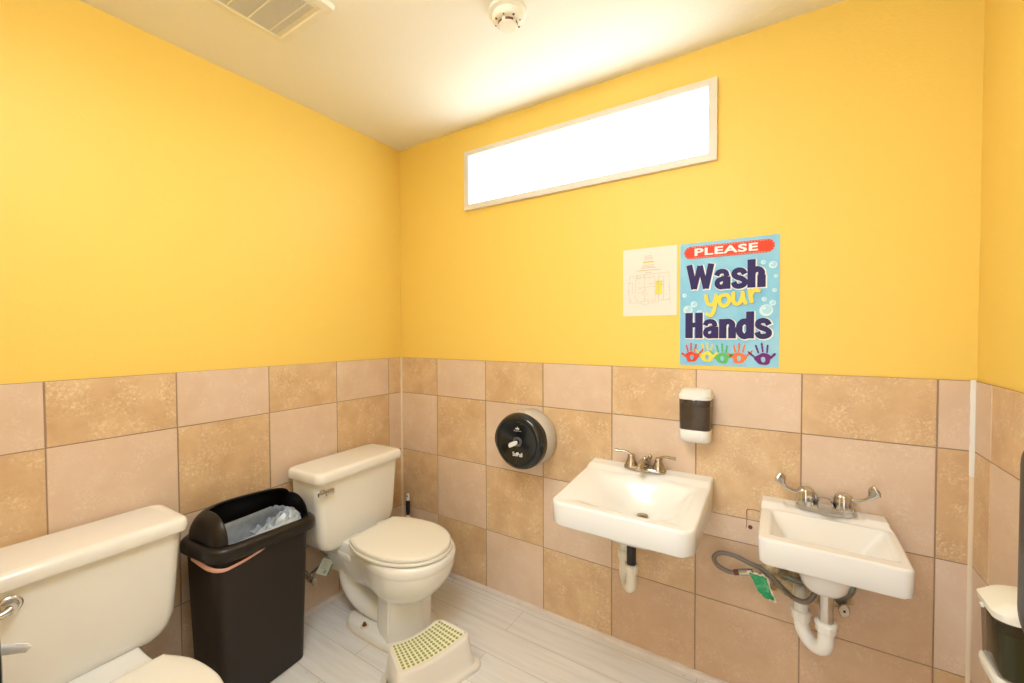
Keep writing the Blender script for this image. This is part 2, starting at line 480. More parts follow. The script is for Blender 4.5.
for o in smk.children:
    for v in o.data.vertices: v.co.x *= 1.18; v.co.y *= 1.18; v.co.z *= 1.05

vx0, vx1, vy0, vy1 = .352, .663, -1.20, -.874
vent = thing('exhaust_fan_grille', 'square cream ceiling vent with fine louvre slots above the toilets', 'vent', ((vx0 + vx1) / 2, (vy0 + vy1) / 2, H))
hx, hy = (vx1 - vx0) / 2, (vy1 - vy0) / 2
bm = B()
loft(bm, [rrect(0, 0, hx, hy, 0, .014), rrect(0, 0, hx, hy, -.007, .014), rrect(0, 0, hx - .005, hy - .005, -.014, .011),
          rrect(0, 0, hx - .03, hy - .03, -.017, .006), rrect(0, 0, hx - .034, hy - .034, -.013, .004)], False, True)
obj('frame', bm, CPL, vent)
bm = B(); box(bm, -hx + .037, hx - .049, -hy + .05, hy - .048, -.0140, -.0128); obj('slot_backing', bm, mat('slot_shade_grey', (.17, .14, .11), .9), vent, 0)  # dark colour paints the shade between the louvres
bm = B()
ns = 44; yy0, yy1 = -hy + .05, hy - .048
for i in range(ns + 1):
    x = -hx + .037 + (2 * hx - .086) * i / ns
    box(bm, x - .0009, x + .0009, yy0, yy1, -.0156, -.0138)
for q in (.0, .30, .58, .895):
    y = yy0 + (yy1 - yy0) * q; box(bm, -hx + .037, hx - .049, y - .0022, y + .0022, -.0158, -.0138)
obj('louvres', bm, CPL, vent, 0)

lamp = thing('fill_light', 'added square ceiling lamp out of view, brightening the room', 'fill light', (1.30, -1.50, H))  # unseen lamp, added to light the room
bm = B(); loft(bm, [rrect(0, 0, .40, .26, 0, .03), rrect(0, 0, .40, .26, -.03, .03), rrect(0, 0, .385, .245, -.035, .03)], True, True); obj('frame', bm, FRAMEF, lamp)
bm = B(); loft(bm, [rrect(0, 0, .38, .24, -.034, .02), rrect(0, 0, .375, .235, -.10, .03), rrect(0, 0, .34, .20, -.115, .04)], True, True); obj('diffuser', bm, FILLM, lamp)


# ------------------------------------------------------------------ toilets
def hw_ring(samples, z, sx=1, x0=0, sy=1, n=10):
    """closed outline from half-width samples [(x, halfwidth)...], symmetric about y=0"""
    top = [Vector((x, h, 0)) for x, h in samples]
    path = crom(top, n)
    pts = [(x0 + (p.x - x0) * sx, max(p.y, 0) * sy, z) for p in path]
    low = [(p[0], -p[1], z) for p in reversed(pts[1:-1])] if samples[-1][1] == 0 else [(p[0], -p[1], z) for p in reversed(pts)]
    if samples[0][1] != 0 and samples[-1][1] == 0: low.append((pts[0][0], -pts[0][1], z))
    return pts + low


def bowl_ring(z, xb, xf, hw, neck, nk=.34):
    """egg outline with a narrow neck at the back (towards the tank)"""
    xm = xf - .235 * (xf - xb) / .64
    s = [(xb, neck), (xb + (xm - xb) * .28, neck * 1.02), (xb + (xm - xb) * .55, neck + (hw - neck) * .42), (xb + (xm - xb) * .8, neck + (hw - neck) * .88)]
    for i in range(0, 11):
        a = PI / 2 * i / 10
        s.append((xm + (xf - xm) * math.sin(a), hw * math.cos(a) ** .92 if i < 10 else 0))
    return hw_ring(s, z, n=4)


def lid_ring(z, xb, xf, hw, back, ins=0):
    xm = xb + (xf - xb) * .47
    xb += ins; xf -= ins; hw -= ins; back -= ins
    s = [(xb, 0.0), (xb, back * .5), (xb + .0005, back * .97), (xb + .008, back + .001), (xb + (xm - xb) * .38, back + (hw - back) * .66), (xb + (xm - xb) * .7, back + (hw - back) * .93)]
    for i in range(0, 11):
        a = PI / 2 * i / 10
        s.append((xm + (xf - xm) * math.sin(a), hw * math.cos(a) if i < 10 else 0))
    path = crom([Vector((x, h, 0)) for x, h in s], 4)
    pts = [(p.x, max(p.y, 0), z) for p in path]
    return pts + [(p[0], -p[1], z) for p in reversed(pts[1:-1])]


def tank_ring(z, hw, xf, xb=.02, r=.035, bow=.006):
    out = []
    for (x, y, zz) in rrect((xb + xf) / 2, 0, (xf - xb) / 2, hw, z, r, 7):
        out.append((x + (bow * (1 - (y / hw) ** 2) if x > (xb + xf) / 2 else 0), y, zz))
    return out


def toilet(loc, label, lever, rz=0.0, lid_back=.272, lid_front=.702, lid_z=.735, fwd=0.0, tdy=-.010, zs=1.0):
    t = thing('toilet', label, 'toilet', loc, rz)
    # bowl
    bm = B()
    K = fwd
    rings = [bowl_ring(.386, .225, .692 + K, .156, .104), bowl_ring(.388, .215, .702 + K, .171, .116), bowl_ring(.384, .205, .709 + K, .180, .121),
             bowl_ring(.372, .20, .714 + K, .185, .125), bowl_ring(.350, .20, .714 + K, .186, .127), bowl_ring(.346, .201, .711 + K, .184, .127), bowl_ring(.340, .202, .711 + K, .183, .126),
             bowl_ring(.310, .21, .706 + K, .178, .120), bowl_ring(.275, .22, .690 + K, .167, .113), bowl_ring(.238, .235, .664 + K, .150, .103),
             bowl_ring(.207, .26, .632 + K, .129, .090), bowl_ring(.184, .29, .595 + K, .102, .07), bowl_ring(.168, .33, .545 + K, .068, .042), bowl_ring(.163, .38, .48 + K, .03, .015)]
    loft(bm, rings); obj('bowl', bm, PORC, t, 50)
    # the platform under the tank, sloping into the bowl
    bm = B()
    rr = []
    for z, a, b, xf in ((.353, .118, .10, .25), (.352, .126, .11, .27), (.340, .130, .112, .30), (.30, .118, .105, .31), (.25, .09, .095, .30), (.20, .07, .08, .27)):
        rr.append(rrect((.035 + xf) / 2, 0, (xf - .035) / 2, a, z, .045))
    loft(bm, rr); obj('tank_shelf', bm, PORC, t, 50)
    # foot: plate, faceted front column, trapway hump
    bm = B()
    fp = [(.190, .0), (.192, .05), (.202, .085), (.228, .110), (.275, .125), (.36, .134), (.48, .139), (.55, .130), (.60, .085), (.612, .0)]
    def plate(z, d):
        p = crom([Vector((x, h, 0)) for x, h in fp], 4)
        q = [(.38 + (v.x - .38) * (1 - d / .2), max(v.y, 0) * (1 - d / .13), z) for v in p]
        return q + [(a, -b, c) for a, b, c in reversed(q[1:-1])]
    loft(bm, [plate(0, 0), plate(.022, .002), plate(.03, .006), plate(.034, .014)]); obj('foot', bm, PORC, t, 50)
    bm = B()
    cols = []
    for z, k, xs in ((.0, .965, 0), (.03, .96, 0), (.10, .95, .0), (.17, .94, .004), (.20, .96, .006), (.225, 1.0, .008)):
        p = [(.41, -.110), (.487, -.134), (.543, -.078), (.590, -.030), (.590, .030), (.543, .078), (.487, .134), (.41, .110), (.36, .08), (.36, -.08)]
        cols.append([(.45 + (x - .45) * k + xs + .022, y * k * 1.03, z) for x, y in p])
    loft(bm, cols); bmesh.ops.bevel(bm, geom=[e for e in bm.edges if abs((e.verts[0].co - e.verts[1].co).z) > .5 * (e.verts[0].co - e.verts[1].co).length], offset=.008, segments=3, affect='EDGES')
    obj('pedestal', bm, PORC, t, 35)
    bm = B(); tube(bm, [(.20, 0, .31), (.155, 0, .25), (.150, 0, .18), (.185, 0, .115), (.26, 0, .075), (.36, 0, .062), (.44, 0, .06)], lambda s: .080 - .010 * abs(s - .3), 24, 6,
                   flat=lambda s: (1.0, .75)); obj('trapway', bm, PORC, t, 60)
    for sg in (-1, 1):
        bm = B(); lathe(bm, [(.019, .033), (.018, .037), (.012, .038)], (.338, sg * .108, 0), n=20); b = obj('bolt_seat', bm, CAULK, t)
        bm = B(); lathe(bm, [(.011, .036), (.009, .042), (.005, .052)], (.338, sg * .108, 0), n=10); obj('floor_bolt', bm, RUST, t)
    # caulk line round the foot
    bm = B(); p = crom([Vector((x, h, 0)) for x, h in fp], 4)
    q = [(v.x + (v.x - .38) * .012, max(v.y, 0) * 1.012, .002) for v in p]; q = q + [(a, -b, c) for a, b, c in reversed(q[:-1])]
    tube(bm, q, .0035, 6, smooth=False); obj('caulk_bead', bm, RUSTW if False else CAULK, t)
    # seat ring and lid
    bm = B()
    lf, lb = lid_front, lid_back
    sr = [lid_ring(.390, lb, lf + .006, .184, .136, .014), lid_ring(.3925, lb, lf + .006, .184, .136, .002), lid_ring(.394, lb, lf + .006, .184, .136, 0), lid_ring(.402, lb, lf + .006, .184, .136, 0), lid_ring(.4045, lb, lf + .006, .184, .136, .005)]
    loft(bm, sr, True, True); obj('seat', bm, SEATM, t, 50)
    bm = B()
    lr = [lid_ring(.406, lb, lf, .179, .134, .014), lid_ring(.4085, lb, lf, .179, .134, .002), lid_ring(.4095, lb, lf, .179, .134, 0), lid_ring(.418, lb, lf, .179, .134, 0), lid_ring(.423, lb, lf, .179, .134, .003),
          lid_ring(.4255, lb, lf, .179, .134, .010), lid_ring(.4275, lb, lf, .179, .134, .03), lid_ring(.4285, lb, lf, .179, .134, .07)]
    loft(bm, lr, True, True); obj('lid', bm, SEATM, t, 50)
    for sg in (-1, 1):
        bm = B(); box(bm, lb - .03, lb + .008, sg * .075 - .024, sg * .075 + .024, .385, .412, .006, 3)
        tube(bm, [(lb - .006, sg * .075 - .03, .410), (lb - .006, sg * .075 + .03, .410)], .008, 12, 2); obj('hinge', bm, SEATM, t)
    # tank
    bm = B()
    zt = lid_z - .034
    prof = [(.354, .105, .150), (.3545, .135, .165), (.3575, .160, .180), (.365, .184, .192), (.378, .203, .199), (.397, .217, .202), (.43, .228, .204), (.50, .234, .206), (.60, .241, .209), (zt, .247, .213)]
    sh = lambda rs: [[(x, y + tdy, z) for x, y, z in r] for r in rs]
    loft(bm, sh([tank_ring(z, h - .008, xf + .010) for z, h, xf in prof])); obj('tank', bm, PORC, t, 50)
    bm = B(); L = lid_z - .735
    lp = [(.691, .230, .217), (.692, .243, .236), (.694, .2485, .241), (.708, .2505, .244), (.724, .2490, .242), (.731, .2455, .238), (.7345, .239, .231), (.7355, .225, .214)]
    loft(bm, sh([tank_ring(z + L, h, xf, .012 + (.243 - xf) * .3, .030, .008) for z, h, xf in lp])); obj('tank_lid', bm, PORC, t, 50)
    if zs != 1.0:
        for o in t.children:
            n_ = o.name.split('.')[0]
            for v in o.data.vertices:
                if n_ == 'tank': v.co.z = .70 - (.70 - v.co.z) * 1.045
                elif n_ != 'tank_lid': v.co.z *= zs
    if lever == 'flat':
        lv = B(); y = -.206 - .020
        lathe(lv, [(.013, 0), (.013, .006), (.008, .009)], (.222, y, .652), (1, 0, 0), 16)
        box(lv, .231, .241, y - .030, y + .042, .642, .660, .003, 2)
        box(lv, .2315, .246, y + .004, y + .044, .639, .663, .003, 2)
        obj('flush_lever', lv, CHROME, t)
    else:
        lv = B(); y = -.140; z = .640
        lathe(lv, [(.024, 0), (.0245, .003), (.021, .006), (.017, .006), (.015, .009), (.012, .015), (.011, .02)], (.224, y, z), (1, 0, 0), 28)
        tube(lv, [(.246, y, z), (.250, y - .012, z - .006), (.252, y - .04, z - .01)], lambda s: .008 + .002 * s, 12, 5)
        obj('flush_lever', lv, CHROME, t)
    return t


FARY, NEARY = -.455, -1.415
toilet((.006, FARY - .006, 0), 'cream toilet in the corner behind the step stool, lid closed', 'flat', math.radians(3))
toilet((.004, NEARY, 0), 'cream toilet in the left foreground with round chrome flush lever', 'round', math.radians(1.6), lid_back=.365, lid_front=.795, lid_z=.728, fwd=.088, tdy=.004, zs=.925)

# water supply behind the far toilet
sup = thing('supply_valve', 'small chrome shutoff valve with braided hose under the corner toilet tank', 'valve', (0, -.625, .19))
bm = B(); lathe(bm, [(.024, 0), (.024, .004), (.018, .01)], (0, 0, 0), (1, 0, 0), 24); lathe(bm, [(.008, 0), (.008, .05)], (.005, 0, 0), (1, 0, 0), 14); obj('escutcheon', bm, DULL, sup)
bm = B(); lathe(bm, [(.012, 0), (.014, .004), (.014, .026), (.011, .03)], (.05, 0, 0), (1, 0, 0), 16); lathe(bm, [(.009, 0), (.009, .03)], (.065, 0, 0), (0, 0, 1), 12); obj('valve_body', bm, CHROME, sup)
bm = B(); loft(bm, [sell(0, 0, .017, .010, 0, 2.5, 20), sell(0, 0, .019, .011, .004, 2.5, 20), sell(0, 0, .017, .010, .009, 2.5, 20)])
for v in bm.verts: v.co = Vector((.083 + v.co.z, v.co.y, v.co.x))
obj('handle', bm, DULL, sup)
bm = B(); tube(bm, [(.065, 0, .03), (.068, .05, .045), (.072, .11, .055), (.09, .135, .063), (.10, .10, .08), (.11, .045, .112), (.118, .02, .140), (.118, .015, .160)], .0055, 10, 8); obj('braided_hose', bm, BRAID, sup)
tagp = thing('hose_tag', 'white and green paper tag hanging on the hose under the corner toilet tank', 'tag', (.105, -.585, .246))
bm = B(); box(bm, -.001, .001, -.032, .032, -.034, .034)
for v in bm.verts: v.co = Matrix.Rotation(-.62, 3, 'X') @ v.co
g1 = obj('label_face', bm, TAGW, tagp, 0); g1.location = (.006, 0, 0)
bm = B(); box(bm, -.001, .001, -.032, .032, -.034, .034)
for v in bm.verts: v.co = Matrix.Rotation(-.55, 3, 'X') @ v.co
g2 = obj('tag_back', bm, TAGG, tagp, 0); g2.location = (-.002, .012, -.005)
bm = B()
for i in range(5): box(bm, .0015, .0018, -.022, .014 - .006 * (i % 2), .024 - i * .008, .0258 - i * .008)
box(bm, .0015, .0018, .004, .020, -.026, -.012)
for v in bm.verts: v.co = Matrix.Rotation(-.62, 3, 'X') @ v.co
o_ = obj('printing', bm, INK, tagp, 0); o_.location = (.006, 0, 0)

# toilet brush in the corner behind the far toilet
br = thing('toilet_brush', 'white toilet brush with black grip standing in the corner behind the toilet', 'toilet brush', (.135, -.085, 0))
bm = B(); lathe(bm, [(.045, 0), (.05, .01), (.046, .09), (.04, .12), (.036, .12), (.038, .09), (.04, .015)], n=28, cap1=True); obj('holder', bm, WPL, br)
bm = B(); lathe(bm, [(.02, .02), (.03, .035), (.03, .09), (.02, .11)], n=20); obj('bristles', bm, TISSUE, br)
bm = B(); tube(bm, [(0, 0, .1), (0, 0, .27), (0, 0, .30)], .0065, 12, 4); lathe(bm, [(.0065, .29), (.010, .31), (.010, .33)], n=14); obj('rod', bm, WPL, br)
bm = B(); tube(bm, [(0, 0, .315), (0, 0, .34), (0, 0, .375), (0, 0, .395)], lambda s: .0105 + .002 * math.sin(PI * s), 14, 6); obj('grip', bm, BLACK, br)
bm = B()
rr = [sell(0, 0, .0095, .0075, .392, 2, 20), sell(0, 0, .010, .007, .405, 2, 20), sell(0, 0, .011, .006, .418, 2, 20), sell(0, 0, .010, .005, .428, 2, 20), sell(0, 0, .005, .003, .433, 2, 20)]
loft(bm, rr); obj('end_cap', bm, WPL, br)
bm = B(); lathe(bm, [(.004, 0), (.004, .0005)], (.002, -.0068, .421), (.2, -1, 0), 14); obj('hanging_hole', bm, DARK, br)

# ------------------------------------------------------------------ trash can
BH = .571
tc = thing('trash_can', 'dark brown plastic trash can with open hooded lid between the toilets', 'trash can', (.1741, -.9349, 0), .0958)
# local x: front (+), local y: length
bm = B()
rg = []
hL0, hW0, hL1, hW1 = .1636, .0941, .1816, .1098
for z, q, d in ((0, 0, .006), (.004, 0, 0), (.10, .18, 0), (.25, .46, 0), (.40, .74, 0), (BH - .010, 1, 0)):
    rg.append(rrect(0, 0, hW0 + (hW1 - hW0) * q - d, hL0 + (hL1 - hL0) * q - d, z, .034 + .008 * q, 8))
t_ = .003
for z, q in ((BH - .010, 1), (.25, .46), (.012, 0)):
    rg.append(rrect(0, 0, hW0 + (hW1 - hW0) * q - t_, hL0 + (hL1 - hL0) * q - t_, z, .034 + .008 * q, 8))
loft(bm, rg); obj('body', bm, BINB, tc, 40)
# rim collar of the lid: rolled band with a dip at the front
CB = .590
def rim(off, z, dip=0):
    out = []
    for (x, y, zz) in rrect(0, .004, hW1 + off, hL1 + off + .003, z, .06 + off * .5, 10):
        dd = dip * math.exp(-((y - .02) / .045) ** 2) if x > 0 else 0
        out.append((x + dd * .25, y + .004, zz - dd - .062 * y + .002))
    return out
bm = B()
rg = [rim(.004, CB - .046), rim(.022, CB - .045), rim(.0265, CB - .040), rim(.0265, CB - .020, .006), rim(.024, CB - .007, .010), rim(.017, CB, .012), rim(.004, CB + .003, .012), rim(-.008, CB + .001, .012),
      rim(-.012, CB - .012, .010), rim(-.010, CB - .04), rim(.004, CB - .046)]
loft(bm, rg, False, False); bmesh.ops.remove_doubles(bm, verts=bm.verts, dist=1e-6); obj('lid_collar', bm, HOODM, tc, 50)
# hood: arched shell, front part open between the two rounded ends
bm = B()
NS, NT = 60, 30
Lh, Wh, Hh = hL1 + .004, hW1 + .002, .112
grid = []
for i in range(NS + 1):
    s = -1 + 2 * i / NS
    s = math.copysign(1 - (1 - abs(s)) ** 1.8, s)
    e = (1 - abs(s) ** (6 if s < 0 else 9)) ** (1 / 2.6) if abs(s) < 1 else 0
    crown = 1 + .10 * (1 - (s + .1) ** 2)
    row = []
    for j in range(NT + 1):
        th = PI * j / NT
        cx_ = math.cos(th); sz = max(0, math.sin(th))
        x = Wh * math.copysign(abs(cx_) ** .80, cx_) * (e ** .5)
        row.append(bm.verts.new((x, Lh * s + .004, CB - .004 + Hh * crown * sz ** .9 * e - .062 * Lh * s + .002)))
    grid.append(row)
for i in range(NS):
    for j in range(NT):
        ym = (grid[i][j].co.y + grid[i + 1][j].co.y) / 2
        th = PI * (j + .5) / NT
        if -Lh * .77 < ym < Lh * .93 and th < PI * .52: continue
        try: bm.faces.new((grid[i][j], grid[i + 1][j], grid[i + 1][j + 1], grid[i][j + 1]))
        except ValueError: pass
bmesh.ops.remove_doubles(bm, verts=bm.verts, dist=1e-5)
bmesh.ops.delete(bm, geom=[v for v in bm.verts if not v.link_faces], context='VERTS')
ho = obj('hood', bm, HOODM, tc, 60)
md = ho.modifiers.new('thick', 'SOLIDIFY'); md.thickness = .0035; md.offset = -1
# liner bag: thing of its own
bag = thing('trash_bag', 'white plastic liner bag inside the dark trash can', 'trash bag', (.1741, -.9349, .02), .0958)
bm = B(); rg = []
for z, d in ((.10, .03), (.30, .022), (.46, .016), (CB - .05, .014), (CB - .022, .018), (CB + .006, .024)):
    q = min(1, z / (BH - .04))
    ring = []
    for k, (x, y, zz) in enumerate(rrect(0, .004, hW0 + (hW1 - hW0) * q - d, hL0 + (hL1 - hL0) * q - d, z - .02, .034, 10)):
        wv = .003 * math.sin(k * 1.9 + z * 30) + .002 * math.sin(k * .7)
        up = .006 * (x < 0) * (z > CB - .03) 
        ring.append((x - wv * (1 if x > 0 else -1), y + wv * .6, zz + .003 * math.sin(k * 1.3) + up))
    rg.append(ring)
loft(bm, rg, True, False); o = obj('liner', bm, BAGM, bag, 60)
md = o.modifiers.new('thick', 'SOLIDIFY'); md.thickness = .0012
bm = B(); rows = []
for i in range(19):
    r_ = []
    for j in range(15):
        u, v = i / 18, j / 14
        x = .074 - .135 * v + .010 * noise.noise(Vector((u * 4, v * 4, 0)))
        y = .03 + .135 * u
        z = CB - .045 + .060 * sstep(0, .8, u) * (.35 + .65 * math.sin(PI * min(1, .15 + v))) + .030 * noise.noise(Vector((u * 6, v * 6, 3))) - .02
        r_.append((x, y, z))
    rows.append(r_)
loft(bm, rows, False, False, closed=False); o = obj('crumpled_fold', bm, BAGM, bag, 25)
md = o.modifiers.new('thick', 'SOLIDIFY'); md.thickness = .001
# pink drawstring slipping out below the collar at the near end
bm = B()
ring = rrect(0, 0, hW1 + .0045, hL1 + .0045, 0, .045, 10)      # starts at the far front corner
i0 = max(range(len(ring)), key=lambda i: (ring[i][1] < -.1) * (ring[i][0] > 0) * (ring[i][0] - ring[i][1]))
pts = [(-.03, -hL1 - .007), (.02, -hL1 - .008), (.058, -hL1 - .007)]
for k in range(1, 7):
    a = -PI / 2 + PI / 2 * k / 6; r_ = .045
    pts.append((hW1 + .0045 - r_ + r_ * math.cos(a), -hL1 - .0045 + r_ + r_ * math.sin(a)))
pts += [(hW1 + .0045, -hL1 + .08), (hW1 + .0045, -hL1 + .12), (hW1 + .004, -hL1 + .155), (hW1 + .002, -hL1 + .185)]
zz = [-.040, -.046, -.052, -.055, -.058, -.060, -.062, -.063, -.063, -.061, -.056, -.050, -.040]
tube(bm, [(x, y, CB + z - .02) for (x, y), z in zip(pts, zz)], lambda s: .0105 - .006 * s, 10, 6, flat=lambda s: (.35, 1.0)); obj('drawstring', bm, PINK, bag, 60)

# ------------------------------------------------------------------ step stool
st = thing('step_stool', 'small cream plastic step stool with green dotted top', 'step stool', (.745, -.574, 0), math.radians(-15))
# local y: length, x: width
SH = .140
def saddle(y, hl): return -.020 * (1 - (y / hl) ** 2)
bm = B()
rg = []
def st_ring(hx_, hy_, z, r, sad=0):
    return [(x, y, zz + (saddle(y, .135) * sad)) for x, y, zz in rrect(0, 0, hx_, hy_, z, r, 6)]
def st_ring2(hx_, hy_, z, r, sad=0, m=10):
    base = st_ring(hx_, hy_, z, r, sad)
    out = []
    for i, p in enumerate(base):
        q = base[(i + 1) % len(base)]
        d = math.dist(p, q)
        out.append(p)
        if d > .04:
            for k in range(1, m):
                t = k / m
                y = p[1] + (q[1] - p[1]) * t
                out.append((p[0] + (q[0] - p[0]) * t, y, z + saddle(y, .135) * sad))
    return out
rg = [st_ring2(.117, .172, 0, .045), st_ring2(.118, .173, .012, .045), st_ring2(.112, .167, .020, .042), st_ring2(.104, .158, .024, .04),
      st_ring2(.098, .151, .05, .038, .2), st_ring2(.092, .145, .09, .034, .6), st_ring2(.087, .139, SH - .010, .030, 1), st_ring2(.084, .136, SH - .003, .028, 1), st_ring2(.078, .130, SH, .024, 1)]
loft(bm, rg, False, False)
# curved top, sampled
def top_patch(bm, hx_, hy_, z, n=24, mi=0):
    rows = []
    for i in range(n + 1):
        y = -hy_ + 2 * hy_ * i / n
        c = max(0, abs(y) - (hy_ - .024)); w_ = hx_ - (.024 - math.sqrt(max(0, .024 ** 2 - c ** 2)))
        rows.append([(-w_ + 2 * w_ * j / 6, y, z + saddle(y, .135)) for j in range(7)])
    loft(bm, rows, False, False, closed=False, mi=mi)
top_patch(bm, .0785, .1305, SH)
obj('shell', bm, STOOLW, st, 50)
bm = B(); top_patch(bm, .070, .124, SH + .0012)
o = obj('tread_pad', bm, STOOLP, st, 50)
bm = B()
for i in range(14):
    for j in range(9):
        x = -.060 + .120 * j / 8; y = -.113 + .226 * i / 13
        z = SH + .0012 + saddle(y, .135)
        lathe(bm, [(.0058, 0), (.0058, .0010), (.0042, .0016)], (x, y, z), (0, -.3 * y / .135 * 1.0, 1), 8)
tag(obj('grip_dots', bm, GREEN, st, 0), kind='stuff')
bm = B()
loft(bm, [[(x * .9, -.158 - .001 * k + .0, z) for x, z in ((-.03, .045), (-.02, .07), (.02, .07), (.03, .045), (.02, .035), (-.02, .035))] for k in (0, 1)]); obj('hand_slot', bm, mat('shaded_slot_plastic', (.30, .24, .18), .7), st, 0)  # darker plastic paints shade into the hand slot


for o in st.children:      # the stool widens towards its front edge
    for v in o.data.vertices: v.co.y *= 1 + .15 * v.co.x / .087


# ------------------------------------------------------------------ sinks
def sink_top(bm, xc, hw, depth, fr, height, bottom, nx=96, ny=84, er=.009, side=None, notch=None):
    """height(u, v): surface height over plan; front corners rounded by fr. y runs 0 (wall) to -depth"""
    def samp(n, e):
        a = [i / n for i in range(n + 1)]
        return [x + e * (-math.sin(2 * PI * x)) / (2 * PI) for x in a]
    V = samp(ny, .75); Uu = samp(nx, .75)
    rows = []
    for v in V:
        y = -depth * v
        c = max(0, -y - (depth - fr)); w_ = hw - (fr - math.sqrt(max(0, fr * fr - c * c)))
        if notch: w_ -= notch(y)
        row = []
        for u in Uu:
            x = xc + (-1 + 2 * u) * w_ - (notch(y) if notch else 0)
            dx = min((-1 + 2 * u) * w_ + w_, w_ - (-1 + 2 * u) * w_); dy = depth + y
            # rounded outer edge
            d = min(dx, dy)
            if dx < er and dy < er * 1.5: d = max(0, er - math.hypot(er - dx, er - min(dy, er)))
            z = height(x - xc, y)
            if d < er: z -= er - math.sqrt(max(0, er * er - (er - d) ** 2))
            row.append(bm.verts.new((x, y, z)))
        rows.append(row)
    for i in range(ny):
        for j in range(nx):
            bm.faces.new((rows[i][j], rows[i][j + 1], rows[i + 1][j + 1], rows[i + 1][j]))
    rim_ = [r[0] for r in rows] + rows[-1][1:-1] + [r[-1] for r in reversed(rows)] + rows[0][1:-1][::-1]
    prev = rim_
    for q, (zb, ins) in enumerate(((bottom + .008, .002), (bottom, .008))):
        nxt = []
        for vv in rim_:
            x, y = vv.co.x - xc, vv.co.y
            k = 1 - ins / hw; ky = 1 - ins / depth
            nxt.append(bm.verts.new((xc + x * k, y * ky, zb + (0 if y < -.02 else 0))))
        for i in range(len(rim_)):
            j = (i + 1) % len(rim_); bm.faces.new((prev[i], prev[j], nxt[j], nxt[i]))
        prev = nxt
    bm.faces.new(prev)
    return bm


def smin(vals, k):
    return -k * math.log(sum(math.exp(-v / k) for v in vals))


# --- left sink (wide white)
S1X = 1.450
def h1(x, y):
    yy = -y
    z = .787 - .003 * sstep(0, .05, yy) - .012 * sstep(.050, .095, yy) - .028 * sstep(.03, .44, yy)
    edge = smin((.218 + x, .226 - x, yy - .085, .418 - yy), .008)
    tray = .020 * sstep(0, .12, edge) + .012 * sstep(-.19, -.08, x) * sstep(.02, .08, edge)
    bx, by = (x - .030) / (.172 if x > .03 else .165), (yy - .215) / (.180 if yy > .215 else .126)
    r = (abs(bx) ** 2.5 + abs(by) ** 2.5) ** (1 / 2.5)
    w_ = 1 - sstep(.14, 1.02, r)
    return (z - tray) * (1 - w_) + .668 * w_
sk = thing('sink', 'wide white wall sink with lever faucet, left of the two sinks', 'sink', (S1X, -.0005, 0))
bm = B(); sink_top(bm, 0, .240, .432, .045, h1, .660); obj('basin', bm, WPORC, sk, 45)
bm = B(); rr = []
for z, k in ((.668, 1), (.655, .99), (.632, .90), (.612, .72), (.598, .50), (.590, .28)):
    rr.append(sell(0.018, -.225, .185 * k, .165 * k, z, 2.6, 40))
loft(bm, rr); obj('bowl_underside', bm, WPORC, sk, 50)
bm = B(); lathe(bm, [(.020, 0), (.020, .002), (.017, .003), (.014, .0015), (.003, .001)], (.030, -.208, h1(.030, -.208) - .0004), (0, 0, 1), 28)
lathe(bm, [(.011, .001), (.012, .003), (.008, .0045)], (.030, -.208, h1(.030, -.208)), (0, 0, 1), 20); obj('drain', bm, DULL, sk)
bm = B(); rr = []
bx0 = -.012
bm2 = B()

# --- right sink (small white)
S2X = 2.022
def h2(x, y):
    yy = -y
    # a raised ledge, its middle a little lower round the faucet
    ledge = .752 - .007 * sstep(.112, .096, abs(x)) * sstep(.0, .02, yy)
    front = .735 - .006 * sstep(.08, .31, yy)
    z = ledge + (front - ledge) * sstep(.052, .078, yy)
    a = (x + .147) * .95; b = (.154 - x) * .95
    c = (yy - .082) * 1.6; d = (.275 - yy) * 1.5
    dep = smin((a * 1.5, b * 1.3, c, d, .105), .007)
    dep = max(dep, 0) ** 1
    return z - max(0, dep) * sstep(-.004, .012, min(a, b, c, d)) 
def notch2(y): return .005 * sstep(.080, .060, -y)
sk2 = thing('sink', 'small white wall sink with long wing faucet handles and trapezoid basin', 'sink', (S2X, -.0005, 0), 0)
bm = B(); sink_top(bm, 0, .174, .312, .020, h2, .648, er=.008, notch=notch2); obj('basin', bm, W2PORC, sk2, 45)
bm = B(); rr = []
for z, kx, ky in ((.665, .155, .13), (.650, .150, .125), (.636, .115, .11), (.618, .078, .085), (.595, .064, .072), (.572, .058, .062), (.556, .046, .048), (.548, .034, .034)):
    rr.append(sell(-.005, -.17, kx, ky, z, 2.4, 40))
loft(bm, rr); obj('bowl_underside', bm, W2PORC, sk2, 50)
bm = B(); lathe(bm, [(.022, 0), (.022, .0025), (.016, .004), (.013, .002), (.003, .001)], (.0, -.172, h2(0, -.172) - .001), (0, 0, 1), 28); obj('drain', bm, DULL, sk2)


